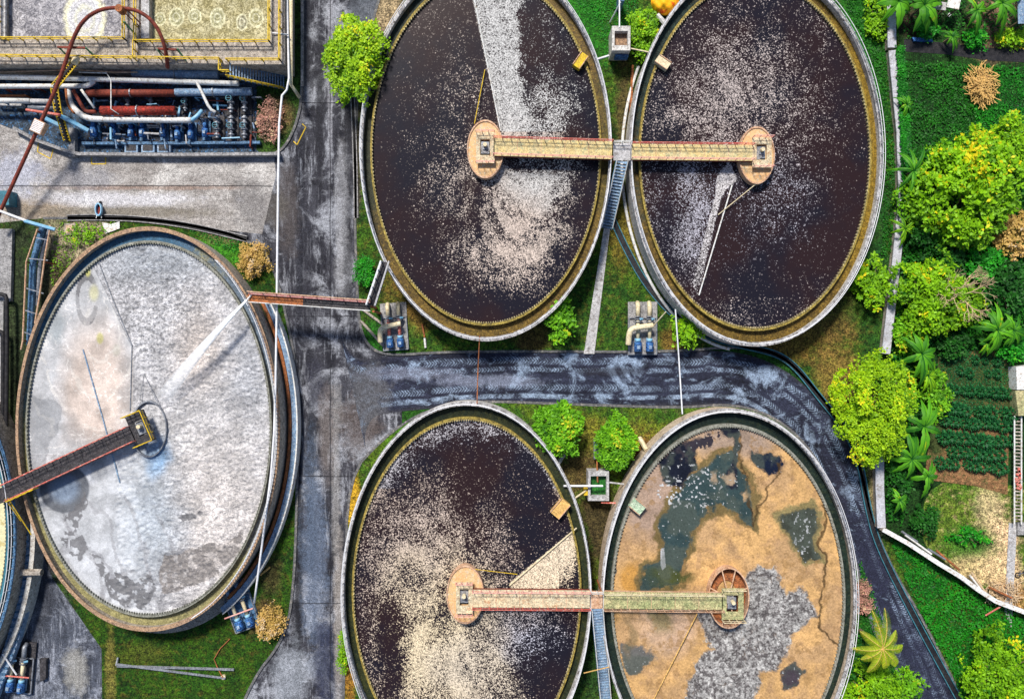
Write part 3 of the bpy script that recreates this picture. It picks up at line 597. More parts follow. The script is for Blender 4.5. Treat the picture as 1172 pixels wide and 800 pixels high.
    for pl in ([(72, 610), (80, 585), (95, 565), (97, 572), (90, 600), (88, 612)], [(70, 615), (82, 616), (80, 625), (74, 632)], [(76, 640), (84, 620), (95, 610), (102, 625), (100, 645), (90, 650)], [(104, 635), (120, 640), (120, 660), (112, 668)], [(116, 665), (130, 655), (150, 672), (165, 660), (178, 670), (175, 690), (165, 700), (140, 695), (122, 682)], [(180, 640), (220, 630), (255, 620), (280, 610), (268, 635), (240, 660), (212, 680), (185, 682), (182, 660)], [(200, 590), (228, 583), (230, 592), (205, 600)]):
        blot |= inpoly(wx, wy, pl)
    tex = (fbm(X, Y, 6, 66, 3) > .42)
    c = lay(c, (blot & tex) * .85, (.13, .13, .14)); c = lay(c, (blot & (Y > 600) & (X > 180)) * .4, (.32, .28, .25))
    # creased scum film: pale ridges in broad wrinkles
    c = c * (1 + .5 * (fbm(X, Y, 14, 96, 4) - .5))[..., None]
    return gr, c * np.array([.98, .96, .95]), .3
def rip5(X, Y):
    a = fbm(X * 1.0, Y * 1.4, 4.5, 76, 3); lf = ((X < 150) & (Y < 520)) | ((Y > 520) & (X < 130))
    return (a - .5) * (np.where(lf, .04, .26) * np.clip((X - 60) / 90 + .3, .15, 1))
TM4 = tone_mat('sludge_crust', 4.5, .45, .5, .08); TM5 = tone_mat('milky_water', 2.8, .3, .9, .14, vor=1)

# ---------------------------------------------------------------- tanks
def rail_ring(b, c, rx, ry, z, n, h_=1.0, a0=0, a1=2 * math.pi, r=.035):
    pts = lambda zz: [(c[0] + rx * math.cos(a), c[1] + ry * math.sin(a), zz) for a in [a0 + (a1 - a0) * i / n for i in range(n + 1)]]
    for zz in (z + h_, z + h_ * .5): b.tube(pts(zz), r, 5)
    for p_ in pts(z)[:-1]: b.beam((p_[0], p_[1], z), (p_[0], p_[1], z + h_), .05, .05)
def tank(px, zt, label, fn, sm, wallm, rimm, weirm, chm, fr=(.983, .922, .908), group='round settling tanks', rail='rail', rail_arc=(0, 2 * math.pi), rip=None, surf=True, teeth=True):
    cx, cy, rx, ry = px; T = {'px': (cx, cy, rx, ry, zt), 'zw': zt - .45}
    k = S * (H - zt) / H; c = P(cx, cy, zt); X, Y = rx * k, ry * k; T['c'] = c; T['r'] = (X, Y)
    o = thing('settling_tank', label, 'settling tank', (c.x, c.y, 0), group); T['o'] = o
    f1, f2, f3 = fr
    MB().ring(c, (X, Y), (X * f1, Y * f1), 0, zt - .12).build('wall', wallm, o)
    MB().ring(c, (X * 1.003, Y * 1.003), (X * (f1 - .003), Y * (f1 - .003)), zt - .12, zt).build('rim', rimm, o)
    MB().ring(c, (X * f1, Y * f1), (X * f2, Y * f2), .5, zt - .85).build('launder_channel', chm, o)
    b = MB().ring(c, (X * f2, Y * f2), (X * f3, Y * f3), .5, zt - .2); b.build('weir_wall', weirm, o)
    if teeth:
        b = MB(); n = 1200; vs = []; fs = []
        for i in range(n):
            a = 2 * math.pi * i / n; ri = f3 - (.008 if i % 4 < 2 else .001); ca, sa = math.cos(a), math.sin(a)
            for f_, z_ in ((f3 - .0005, zt - .6), (f3 - .0005, zt - .14), (ri, zt - .14), (ri, zt - .6)): vs.append((c.x + X * f_ * ca, c.y + Y * f_ * sa, z_))
        for i in range(n):
            j = (i + 1) % n
            for k2 in range(4): fs.append((i * 4 + k2, j * 4 + k2, j * 4 + (k2 + 1) % 4, i * 4 + (k2 + 1) % 4))
        b.add(vs, fs)
        b.build('notched_weir_plate', 'weirgrey' if weirm != 'weir' else 'weirtip', o)
    b = MB(); rail_ring(b, c, X * .99, Y * .99, zt, 110, 1.0, *rail_arc, r=.04); b.build('railing', rail, o)
    if surf: surface('liquid_surface', T, fn, sm, o, .6 if sm is TM4 else 1.0, f3 + .004, rip)
    # pipe hugging the foot of the wall
    return T
CH = mat('channel_algae_wall_shade', [(.14, .085, .015), (.07, .045, .01), (.22, .15, .03)], .7, .5, grain=.45, blob=[  # dark blobs at upper left paint the tank wall's shadow over the algae
    (470, 90, 70, 130, (.018, .03, .022), 1), (760, 100, 55, 160, (.018, .035, .03), 1), (420, 200, 30, 120, (.025, .028, .012), 1), (700, 180, 18, 200, (.06, .055, .012), .7), (985, 100, 40, 300, (.27, .17, .015), .5)])
CHS = mat('channel_dark_algae', [(.012, .02, .012), (.03, .035, .012), (.05, .05, .015)], .9, .5, grain=.3)
CH4 = mat('channel_black_green', [(.008, .016, .014), (.015, .028, .022), (.03, .04, .02)], .9, .5, grain=.3)
CH5 = mat('channel_sediment_sky_tint', [(.3, .27, .12), (.22, .2, .1), (.16, .15, .08)], .9, .5, grain=.3, blob=[  # blue blobs paint the sky's reflection over the olive sediment
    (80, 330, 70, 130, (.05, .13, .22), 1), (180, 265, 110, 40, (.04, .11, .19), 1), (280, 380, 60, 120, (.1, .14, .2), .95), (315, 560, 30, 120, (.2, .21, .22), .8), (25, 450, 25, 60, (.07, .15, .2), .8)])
T1 = tank((556, 171, 144, 219), 3.5, 'dark foamy round tank at the top, left of the paired tanks, beside the main road', t1, FW, 'wallwhite', 'rimgrey', 'weir', CH)
T2 = tank((865, 177, 145, 219), 3.5, 'dark speckled round tank at the top right, next to the green garden wall', t2, FW, 'wallwhite', 'rimgrey', 'weir', CH)
T3 = tank((534, 679, 143, 219), 3.5, 'dark round tank with thick cream foam below the curved road, nearer the main road', t3, FW, 'wallwhite', 'rimgrey', 'weir', CHS)
T4 = tank((834, 686, 146, 218), 3.5, 'round tank crusted with tan sludge, grey scum and teal water inside the road bend', t4, TM4, 'walltan', 'rimgrey', 'weirgrey', CH4)
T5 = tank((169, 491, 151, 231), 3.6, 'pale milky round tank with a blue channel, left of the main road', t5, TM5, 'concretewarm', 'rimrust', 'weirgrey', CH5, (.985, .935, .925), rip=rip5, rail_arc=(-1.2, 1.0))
def t6(X, Y):
    return np.zeros(X.shape) + .4, lay(C3(X, (.62, .58, .36)), fbm(X, Y, 8, 3) > .62, (.5, .42, .2)), .1
T6 = tank((-132, 612, 150, 226), 3.6, 'pale yellow round tank cut off by the left edge of the scene', t6, TM5, 'concretewarm', 'steelblue', 'bluegreen', CH4, (.985, .94, .92))

# outer detail of the milky tank: fat pipe on the inner right, white gutter, apron
def arc_pts(T, f, a0, a1, z, n=60, dz=0):
    c = T['c']; X, Y = T['r']; return [(c.x + X * f * math.cos(R(a0 + (a1 - a0) * i / n)), c.y + Y * f * math.sin(R(a0 + (a1 - a0) * i / n)), z + dz * i / n) for i in range(n + 1)]
q = thing('ring_pipe', 'rusty pipe following the right side of the milky tank', 'pipe', arc_pts(T5, 1.035, -58, 40, .9)[0]); MB().tube(arc_pts(T5, 1.03, -58, 40, 1.0), .22, 8).build('pipe_run', 'rust', q)
b = MB()
for p_ in arc_pts(T5, 1.03, -55, 38, 0, 9): b.beam((p_[0], p_[1], 0), (p_[0], p_[1], 1), .2, .2)
b.build('bracket', 'concrete', q)
q = thing('overflow_gutter', 'white concrete gutter curving round the right of the milky tank', 'gutter', arc_pts(T5, 1.07, -60, 25, 1)[0])
b = MB(); c5 = T5['c']; X5, Y5 = T5['r']; b.ring(c5, (X5 * 1.085, Y5 * 1.07), (X5 * 1.05, Y5 * 1.04), 0, 1.3, 80, R(-62), R(38)); b.build('trough', 'paleblue', q)
b = MB(); b.ring(c5, (X5 * 1.097, Y5 * 1.078), (X5 * 1.087, Y5 * 1.071), 0, 1.5, 80, R(-62), R(38)); b.build('lip', 'white', q)
struct(MB().ring(c5, (X5 * 1.075, Y5 * 1.065), (X5 * 1.004, Y5 * 1.004), .05, .3, 60, R(-135), R(-58)).build('tank_apron', 'concretewarm'))
# pipes round the north pair
for T, a0, a1, m_, rad, lab in ((T2, 150, 262, 'white', .17, 'white pipe laid along the lower left foot of the speckled top right tank'),
                                 (T2, 165, 245, 'rust', .1, 'thin brown pipe laid outside the white pipe by the top right tank')):
    f = 1.0 + rad * .12 + (.012 if m_ == 'rust' else .0) + .006
    tag(MB().tube(arc_pts(T, f, a0, a1, rad + .2, 60), rad, 8).build('foot_pipe', m_), lab, 'pipe')
struct(MB().ring(T1['c'], (T1['r'][0] * 1.03, T1['r'][1] * 1.02), (T1['r'][0] * 1.004, T1['r'][1] * 1.004), .05, .35, 50, R(135), R(205)).build('red_apron', 'rust'))

# ---------------------------------------------------------------- walkway bridges
def railing(b, a, e, z0, h_=1.0, n=12, w_=.06, z1=None, mid=True):
    z1 = z0 if z1 is None else z1
    a, e = Vector((a.x, a.y, z0)), Vector((e.x, e.y, z1)); U = Vector((0, 0, h_))
    b.beam(a + U, e + U, w_, w_)
    if mid: b.beam(a + U * .5, e + U * .5, w_ * .8, w_ * .8)
    for i in range(n + 1):
        q_ = a.lerp(e, i / n); b.beam(q_, q_ + U, w_, w_)
def bridge(label, L0, L1, wd, z, deckm, railm, railm2, hub=None, girder='rustred', n=14):
    """L0, L1: pixel centres of the deck's ends; wd: deck width in pixels"""
    a, e = P(*L0, z), P(*L1, z); r = thing('walkway_bridge', label, 'walkway', (a.x, a.y, 0), 'walkways to the tank hubs')
    d_ = (e - a).normalized(); nn = Vector((-d_.y, d_.x, 0)); W = wd * S * (H - z) / H
    MB().beam(a, e, W, .12).build('deck', deckm, r)
    for s_ in (1, -1):
        o = nn * s_ * (W / 2 - .05) - Vector((0, 0, .3)); MB().beam(a + o, e + o, .12, .45).build('girder', girder, r)
        o = nn * s_ * (W / 2 - .04); b = MB(); railing(b, a + o, e + o, z + .06, 1.0, n, .065); b.build('railing', railm if s_ * nn.y > 0 else railm2, r)
    b = MB(); n = 5
    for i in range(1, n): q_ = a.lerp(e, i / n) + Vector((0, 0, .066)); b.beam(q_ - nn * W * .48, q_ + nn * W * .48, .05, .012)
    b.build('deck_joint', 'rustlight', r); return r
def motor(parent, p, rot=0, m='green'):
    b = MB().box(p + Vector((0, 0, .15)), .9, 1.3, .3, rot).box(p + Vector((0, 0, .35)), .5, .5, .3, rot); b.build('gearbox', 'steel', parent)
    b = MB().cyl(p + Vector((0, .2, .45)), .22, .55, 12); b.build('motor', 'cream', parent)
def hub(T, cpx, rpx, label, z, plat, style='disc'):
    """feed well in the middle of a tank"""
    c = P(*cpx, z); k = S * (H - z) / H; rx, ry = rpx[0] * k, rpx[1] * k
    o = thing('center_well', label, 'tank hub', (c.x, c.y, 0), 'round feed wells in the tank centres')
    x0, y0, x1, y1 = plat
    zp = 4.55
    MB().cyl((c.x, c.y, .3), .55, zp - .4, 14).build('center_column', 'concrete', o)
    if style == 'disc':
        MB().cyl((c.x, c.y, z - .1), rx * .96, .1, 48, ry * .96).build('cover', 'disc', o)
        MB().ring(c, (rx, ry), (rx * .94, ry * .94), z - .9, z + .12, 48).build('skirt', 'rustlight', o)
    else:
        m1 = 'rust' if style == 'open' else 'steel'
        MB().ring(c, (rx, ry), (rx * .95, ry * .95), 3.0 if style == 'open' else z - .3, z + .1, 48).build('skirt', 'rustlight' if style == 'open' else 'steel', o)
        if style == 'open':
            MB().ring(c, (rx * .94, ry * .94), (rx * .5, ry * .5), 3.15, 3.2, 48).build('inner_ledge', 'rust', o)
            b = MB()
            for ang in (20, 70, 110, 160, 250, 290): b.beam(c, (c.x + rx * .95 * math.cos(R(ang)), c.y + ry * .95 * math.sin(R(ang)), z), .12, .12)
            b.build('spoke', 'rustlight', o)
    pa, pb = P(x0, y0, zp), P(x1, y1, zp); ox0, oy0, ox1, oy1 = plat_open(plat)
    qa, qb = P(ox0, oy0, zp), P(ox1, oy1, zp); b = MB()
    for (ax, ay, bx, by) in ((pa.x, pb.y, qa.x, pa.y), (qb.x, pb.y, pb.x, pa.y), (qa.x, qa.y, qb.x, pa.y), (qa.x, pb.y, qb.x, qb.y)):
        b.box(((ax + bx) / 2, (ay + by) / 2, zp), abs(bx - ax), abs(by - ay), .12)
    b.build('platform', {'disc': 'deckpale', 'open': 'deckgreen', 'pale': 'deckdark'}[style], o)
    mid = (qa + qb) / 2; motor(o, Vector((mid.x, mid.y, zp - .45)))
    MB().box((mid.x, mid.y, zp - .52), abs(qb.x - qa.x) - .02, abs(qb.y - qa.y) - .02, .1).build('pit_floor', 'black', o)
    b = MB(); rm = {'disc': 'pink', 'open': 'cream', 'pale': 'yellow'}[style]
    for u, v in (((pa.x, pa.y), (pb.x, pa.y)), ((pa.x, pb.y), (pb.x, pb.y))): railing(b, Vector((*u, 0)), Vector((*v, 0)), zp + .06, 1.0, 3)
    b.build('railing', rm, o)
    return o, c
def plat_open(p):
    x0, y0, x1, y1 = p; return (x0 + (x1 - x0) * .22, y0 + (y1 - y0) * .22, x0 + (x1 - x0) * .75, y0 + (y1 - y0) * .74)
ZD = 4.55
h1, c1 = hub(T1, (555.5, 171), (21, 33.5), 'orange feed well disc in the dark foamy tank beside the main road', 4.0, (545, 152, 566, 187))
h2, c2 = hub(T2, (866, 178), (20.5, 33), 'orange feed well disc with a pale pole in the top right tank', 4.0, (861, 158, 883, 192))
h3, c3 = hub(T3, (532.5, 680), (21.5, 33.5), 'orange feed well disc in the tank with cream foam', 4.0, (522, 666, 541, 702))
h4, c4 = hub(T4, (834, 684), (23.5, 35), 'rusty open feed well ring with spokes in the sludge crusted tank', 4.1, (826, 673, 851, 709), 'open')
def hub5():
    z = 3.5; c = P(170, 491, z); k = S * (H - z) / H; rx, ry = 20.5 * k, 32.5 * k
    o = thing('center_well', 'grey feed well ring filled with blue water in the milky tank', 'tank hub', (c.x, c.y, 0), 'round feed wells in the tank centres')
    MB().ring(c, (rx, ry), (rx * .95, ry * .95), z - 1, z, 48).build('skirt', 'steel', o)
    MB().cyl((c.x, c.y, .3), .55, 4, 14).build('center_column', 'concrete', o)
    zp = 4.5; mid = P(161, 490, zp); rot = R(23); dx = Vector((math.cos(rot), math.sin(rot), 0)); dy = Vector((-dx.y, dx.x, 0)) * 1.5
    b = MB()
    for a0, a1, b0, b1 in ((-1.1, -.45, -1.15, 1.15), (.45, 1.1, -1.15, 1.15), (-.45, .45, .55, 1.15), (-.45, .45, -1.15, -.55)):
        b.beam(mid + dx * a0 + dy * (b0 + b1) / 2, mid + dx * a1 + dy * (b0 + b1) / 2, (b1 - b0) * 1.5, .12)
    b.build('platform', 'deckdark', o); motor(o, mid - Vector((0, 0, .35)), rot)
    MB().beam(mid - dx * .45 - Vector((0, 0, .45)), mid + dx * .45 - Vector((0, 0, .45)), 1.6, .06).build('pit_floor', 'black', o)
    cs = [mid - dx * 1.1 + dy * 1.15, mid + dx * 1.1 + dy * 1.15, mid + dx * 1.1 - dy * 1.15, mid - dx * 1.1 - dy * 1.15]
    b = MB()
    for u, v in zip(cs[:-1], cs[1:]): railing(b, u, v, zp + .06, 1.0, 4, .085)
    b.build('railing', 'yellow', o)
hub5()
bridge('beige walkway with red railings across the dark foamy tank beside the main road', (565, 168.5), (700.5, 172.5), 20, ZD, 'deckpale' and 'deck', 'red', 'pink')
bridge('beige walkway with red railings across the top right tank', (723, 174), (861, 175.5), 18, ZD, 'deck', 'red', 'pink')
bridge('beige walkway with pink railings across the tank with cream foam', (541, 684.5), (675, 685.5), 20, ZD, 'deckpale', 'pink', 'red')
bridge('mossy green walkway across the sludge crusted tank', (691, 686.5), (827, 688), 19, ZD, 'deckgreen', 'cream', 'rustlight', girder='rustlight')
q = bridge('dark walkway with red railings crossing the milky tank at a slant', (8, 563), (152, 496), 19, 4.5, 'deckdark', 'red', 'red', n=18)
for o_ in q.children:
    if o_.name.startswith('deck_joint'): o_.data.materials[0] = M['black']
b = MB(); a_, e_ = P(14, 572, 4.5), P(44, 558, 4.5); railing(b, a_, e_, 4.58, 1.05, 4, .1); b.build('railing_section', 'yellow', q)

def landing_stairs(label, x0, x1, y0, y1, steps, z0, y_end, xe, treadm, sm, railm, lm):
    a = P((x0 + x1) / 2, (y0 + y1) / 2, ZD); r = thing('stairs', label, 'stairs', (a.x, a.y, 0))
    pa, pb = P(x0, y0, ZD), P(x1, y1, ZD); MB().box(a, pb.x - pa.x, pa.y - pb.y, .12).build('landing', lm, r)
    b = MB()
    for sx in (pa.x + .1, pb.x - .1):
        for sy in (pa.y - .1, pb.y + .1): b.beam((sx, sy, 0), (sx, sy, ZD), .14, .14)
    b.build('post', 'rust', r)
    b = MB(); railing(b, Vector((pa.x, pa.y, 0)), Vector((pb.x, pa.y, 0)), ZD, 1.0, 2, .07); b.build('landing_rail', railm, r)
    s = Vector((a.x - (pb.x - pa.x) * 0.0, pb.y, ZD)); e = P(xe, y_end, 0); e.z = z0; W = .55
    b = MB(); dd = Vector((e.x - s.x, e.y - s.y, 0)).normalized(); nn = Vector((-dd.y, dd.x, 0))
    for i in range(steps):
        q_ = s.lerp(e, (i + .5) / steps); b.beam(q_ - nn * W, q_ + nn * W, .26, .05)
    b.build('tread', treadm, r)
    for sg in (1, -1):
        o = nn * sg * (W + .04); MB().beam(s + o, e + o, .08, .28).build('stringer', sm, r)
        b = MB(); railing(b, s + o, e + o, s.z, 1.0, 7, .06, z1=e.z); b.build('handrail', railm, r)
landing_stairs('pale blue steel stairs descending from the upper walkway onto the concrete path', 702, 721.5, 164, 184, 22, .15, 262, 694, 'paleblue', 'skyblue', 'white', 'concretepale')
landing_stairs('weathered blue stairs running down from the lower walkway between both lower tanks', 676.5, 689.5, 676, 696, 40, .3, 815, 694, 'paleblue', 'steelblue', 'white', 'rustlight')

# skimmer arms and cables on the tanks
def rod(name, pts, r, m, label, cat, group=None):
    p_ = [P(*q_) for q_ in pts]; return tag(MB().tube(p_, r, 6).build(name, m), label, cat, group)
zs = 3.2
rod('skimmer_arm', [(541, -10, zs), (573, 150, zs)], .07, 'white', 'pale skimmer arm bounding the foam wedge in the tank beside the main road', 'skimmer arm')
rod('guy_cable', [(555, 80, zs), (543, 142, 3.9)], .05, 'yellow', 'yellow guy cable above the orange disc of the tank beside the main road', 'cable')
rod('skimmer_arm', [(800, 338, zs), (838, 212, zs)], .08, 'white', 'pale skimmer arm reaching down left from the top right hub', 'skimmer arm')
rod('guy_cable', [(822, 246, zs), (865, 211, 3.9)], .05, 'cream', 'cream guy cable below the top right hub', 'cable')
rod('skimmer_arm', [(583, 670, zs), (660, 604, zs)], .08, 'cream', 'skimmer arm slanting up to the right edge of the cream foam tank', 'skimmer arm')
rod('guy_cable', [(541, 651, 3.9), (592, 657, zs)], .04, 'yellow', 'yellow guy cable beside the orange disc of the cream foam tank', 'cable')
rod('skimmer_arm', [(798, 702, 3.6), (742, 812, zs)], .07, 'straw', 'thin brown skimmer arm on the sludge crusted tank', 'skimmer arm')
rod('skimmer_arm', [(113, 300, zs), (130, 345, zs), (151, 395, zs), (149, 470, zs)], .06, 'steel', 'dark bent skimmer arm dividing the smooth scum of the milky tank', 'skimmer arm')
rod('skimmer_arm', [(95, 400, zs), (118, 480, zs), (137, 552, zs)], .08, 'paleblue', 'blue grey arm lying just below the scum of the milky tank', 'skimmer arm')
rod('guy_cable', [(181, 462, 3.6), (165, 428, zs), (160, 458, 3.5)], .04, 'steel', 'dark brace wires above the feed well of the milky tank', 'cable')
for (x, y, w_, h_, rot, m_, lab, z) in ((664, 71, 9, 17, 55, 'yellow', 'yellow scum box hanging inside the tank beside the main road', 3.4), (758, 73, 9, 16, -35, 'cream', 'cream scum box hanging inside the top right tank', 3.4),
                                (641, 581, 12, 20, 50, 'straw', 'tan scum box at the inner edge of the cream foam tank', 3.4), (729, 579, 11, 15, -40, 'green', 'mint green scum box at the inner edge of the sludge crusted tank', 3.4)):
    c = P(x, y, z); o = thing('scum_box', lab, 'scum box', (c.x, c.y, 0), 'scum boxes on the tank walls'); rr = R(rot)
    b = MB()
    if m_ == 'green': m_ = mat('mint', [(.3, .45, .3), (.45, .5, .38)], 2, .7)
    W_, H_ = w_ * S, h_ * S; dx = Vector((math.cos(rr), math.sin(rr), 0)); dy = Vector((-dx.y, dx.x, 0))
    MB().beam(c - dx * H_ / 2, c + dx * H_ / 2, W_, .9).build('tray', m_, o)
    b = MB()
    for s_ in (1, -1): b.beam(c + dy * s_ * W_ / 2 - dx * H_ / 2 + Vector((0, 0, .5)), c + dy * s_ * W_ / 2 + dx * H_ / 2 + Vector((0, 0, .5)), .08, .12)
    b.build('edge_strip', 'rustlight', o)

# rusty footbridge over the main road
z = 4.9; a, m1, e, f = P(286, 340, z), P(347, 345, z), P(424, 350, z), P(441, 300, z)
r = thing('footbridge', 'rusty footbridge with pale handrails spanning the main road', 'footbridge', (a.x, a.y, 0))
MB().beam(a, m1, 1.0, .15).build('rusty_deck_plate', 'rust', r); MB().beam(m1, e, 1.0, .13).build('grating', 'deckdark', r)
nn = Vector((.05, 1, 0))
for sg, m_, hh in ((1, 'rustlight', 1.0), (-1, 'white', .35)):
    b = MB(); railing(b, a + nn * .55 * sg, e + nn * .55 * sg, z, hh, 9, .09); b.build('handrail', m_, r)
MB().tube([a + Vector((0, .38, .25)), e + Vector((0, .38, .25))], .12, 8).build('carried_pipe', 'pink', r)
MB().beam(e + Vector((.15, 0, 0)), f, .9, .12).build('grating', 'deckdark', r)
b = MB(); railing(b, e + Vector((-.3, .1, 0)), f + Vector((-.35, 0, 0)), z, 1.0, 5, .12); railing(b, e + Vector((.6, 0, 0)), f + Vector((.5, 0, 0)), z, 1.0, 5, .05); b.build('handrail', 'rail', r)
b = MB()
for q_ in (a + Vector((.6, 0, 0)), e - Vector((.2, 0, 0)), e + Vector((.3, -.6, 0))): b.beam((q_.x, q_.y, 0), (q_.x, q_.y, z), .22, .22)
b.build('post', 'rust', r)
for dx_ in (0, 7): rod('ground_pipe', [(413, 362 + dx_ * .8, .3), (440, 388 + dx_ * 1.3, .3)][:2] if dx_ else [(412, 352, .3), (447, 378, .3)], .16, 'concretewarm', ['upper', 'lower'][dx_ > 0] + ' tan pipe slanting over the grass to the cream pump set', 'pipe')
# spray jet
def jet():
    a, e = P(284, 342, 5.2), P(186, 458, 3.3); n = 40; vs = []; fs = []; uv = []
    d_ = (e - a).normalized(); nx = d_.cross(Vector((0, 0, 1))).normalized(); up = nx.cross(d_)
    for i in range(n + 1):
        f = i / n; p_ = a.lerp(e, f) + Vector((0, 0, 1.1 * 4 * f * (1 - f))); r_ = .1 + .8 * f
        for k in range(8):
            an = k * math.pi / 4; vs.append(p_ + nx * r_ * math.cos(an) + up * r_ * .4 * math.sin(an)); uv.append((f, k / 8))
    for i in range(n):
        for k in range(8): fs.append((i * 8 + k, i * 8 + (k + 1) % 8, (i + 1) * 8 + (k + 1) % 8, (i + 1) * 8 + k))
    m, t, b = new_mat('water_spray'); b.inputs['Base Color'].default_value = (.9, .92, .95, 1); b.inputs['Roughness'].default_value = .9
    u = N(t, 'ShaderNodeUVMap').outputs[0]; sx = N(t, 'ShaderNodeSeparateXYZ'); setin(t, sx, 0, u)
    nz = noise(t, scaled(t, pos(t), 1, 1), 2.5, 4, .7)
    al = math_(t, 'MULTIPLY', rng(t, sx.outputs[0], 0, 1, 1.0, .12), rng(t, nz, .36, .58, .45, 1), True); t.links.new(al, b.inputs['Alpha'])
    o = MB().add(vs, fs).build('water_jet', m); ul = o.data.uv_layers.new(name='UVMap')
    for lp in o.data.loops: ul.data[lp.index].uv = uv[lp.vertex_index]
    o.data.shade_smooth(); tag(o, 'white water jet spraying from the tank edge towards the milky tank hub', 'water jet')
jet()
q = thing('spray_nozzle', 'spray nozzle stand on the upper right rim of the milky tank', 'nozzle', P(287, 340, 3.6)); MB().tube([P(288, 337, 3.5), P(288, 337, 5), P(283, 343, 5.3)], .09, 8).build('nozzle_pipe', 'white', q); MB().cyl(P(288, 339, 3.6), .3, .5, 10).build('valve_body', 'rust', q)

# ---------------------------------------------------------------- aeration basins, upper left
ZB = 4.0
def rect(x0, y0, x1, y1, z): a, b_ = P(x0, y0, z), P(x1, y1, z); return a.x, b_.y, b_.x, a.y
r = thing('aeration_basin', 'concrete twin aeration basin with foaming water and yellow railings', 'basin', P(165, 0))
b = MB()
for (x0, y0, x1, y1) in ((-60, 46, 326, 74), (-60, -80, 6, 46), (140, -80, 172, 46), (310, -80, 326, 46)):
    u = rect(x0, y0, x1, y1, ZB); b.prism([(u[0], u[1]), (u[2], u[1]), (u[2], u[3]), (u[0], u[3])], 0, ZB - (0 if y1 < 70 else .003))
b.build('wall', 'concretewarm', r)
def flat_mat(name, base, ridge, dark, sc, rings=()):
    m, t, bb = new_mat(name); p = pos(t)
    v = noise(t, p, sc, 5, .7, dist=1.2); ab = math_(t, 'ABSOLUTE', math_(t, 'SUBTRACT', v, .5))
    c = mixc(t, rng(t, noise(t, p, sc * .5, 4, .6), .4, .6), base, dark); c = mixc(t, rng(t, ab, 0, .03, .9, 0), c, ridge)
    hsum = math_(t, 'MULTIPLY', rng(t, ab, 0, .05, 1, 0), 1.0)
    for (px, py, rx, ry, colr) in rings:
        q_ = P(px, py, 3.4); s_ = N(t, 'ShaderNodeVectorMath', operation='SUBTRACT'); setin(t, s_, 0, p); setin(t, s_, 1, (q_.x, q_.y, 3.4))
        s2 = scaled(t, s_.outputs[0], 1 / (rx * S), 1 / (ry * S), 0); l = N(t, 'ShaderNodeVectorMath', operation='LENGTH'); setin(t, l, 0, s2)
        ll = math_(t, 'ADD', l.outputs['Value'], math_(t, 'MULTIPLY', math_(t, 'SUBTRACT', noise(t, p, 2, 3, .7), .5), .5))
        c = mixc(t, rng(t, ll, .95, 1.05, .55, 0), c, colr); c = mixc(t, rng(t, math_(t, 'ABSOLUTE', math_(t, 'SUBTRACT', ll, .95)), 0, .2, .85, 0), c, (.8, .76, .5))
        c = mixc(t, rng(t, math_(t, 'ABSOLUTE', math_(t, 'SUBTRACT', ll, .45)), 0, .15, .7, 0), c, (.7, .68, .5))
    c = mixc(t, 1.0, c, rng(t, noise(t, p, 6, 3, .8), .32, .68, .55, 1.4), 'MULTIPLY'); t.links.new(c, bb.inputs['Base Color']); bb.inputs['Specular IOR Level'].default_value = .2; bb.inputs['Roughness'].default_value = .35; bump(t, bb, hsum, .5, .12); return m
u = rect(5, -85, 141, 47, 3.4)
MA = flat_mat('foam_lavender', (.24, .23, .25), (.03, .03, .06), (.46, .44, .46), 1.3, [(97, 22, 22, 30, (.85, .84, .86))])
MA.node_tree  # pale upwelling patch is added as its own colour below
MB().add([(u[0], u[1], 3.4), (u[2], u[1], 3.4), (u[2], u[3], 3.4), (u[0], u[3], 3.4)], [(0, 1, 2, 3)]).build('liquid_surface', MA, r)
u = rect(171, -85, 311, 47, 3.4)
MBn = flat_mat('foam_straw', (.36, .31, .14), (.12, .1, .05), (.5, .45, .26), 1.5, [(202, 20, 8, 10, (.3, .3, .16)), (223, 19, 7, 8, (.3, .3, .16)), (249, 21, 8, 11, (.32, .32, .18)), (293, 21, 8, 10, (.32, .3, .14)), (277, 26, 6, 9, (.2, .19, .14)), (183, 22, 6, 7, (.3, .3, .16))])
MB().add([(u[0], u[1], 3.4), (u[2], u[1], 3.4), (u[2], u[3], 3.4), (u[0], u[3], 3.4)], [(0, 1, 2, 3)]).build('liquid_surface', MBn, r)
b = MB(); zz = ZB
for pts in (((-40, 47), (145, 47), (145, -60)), ((158, -60), (158, 50), (310, 50), (310, -60)), ((-40, 66), (254, 70)), ((262, 71), (322, 71), (322, -60)), ((157, 50), (157, 70)), ((3, -60), (3, 44))):
    for s_, e_ in zip(pts[:-1], pts[1:]):
        A, E = P(*s_, zz), P(*e_, zz); railing(b, A, E, zz, 1.0, max(2, int((E - A).length / 1.6)), .11)
b.build('railing', 'yellow', r)
for (x0, w_) in ((0, 8), (163, 9)):
    MB().prism([tuple(P(x0, -60, ZB).xy), tuple(P(x0 + w_, -60, ZB).xy), tuple(P(x0 + w_, 45, ZB).xy), tuple(P(x0, 45, ZB).xy)], ZB, ZB + .3).build('pipe_cover', 'concretepale', r)
struct(MB().prism([tuple(P(x, y).xy) for x, y in ((-60, 74), (332, 78), (332, 100), (300, 176), (85, 176), (20, 150), (-60, 118))], -.03, .1).build('plant_floor', 'plantfloor'))
struct(MB().prism([tuple(P(x, y).xy) for x, y in ((100, 108), (290, 110), (294, 165), (100, 165))], .1, .2).build('pump_pad', 'plantdark'))
struct(MB().prism([tuple(P(x, y).xy) for x, y in ((-60, 62), (262, 76), (262, 86), (-60, 84))], .1, .22).build('service_trench', 'black'))
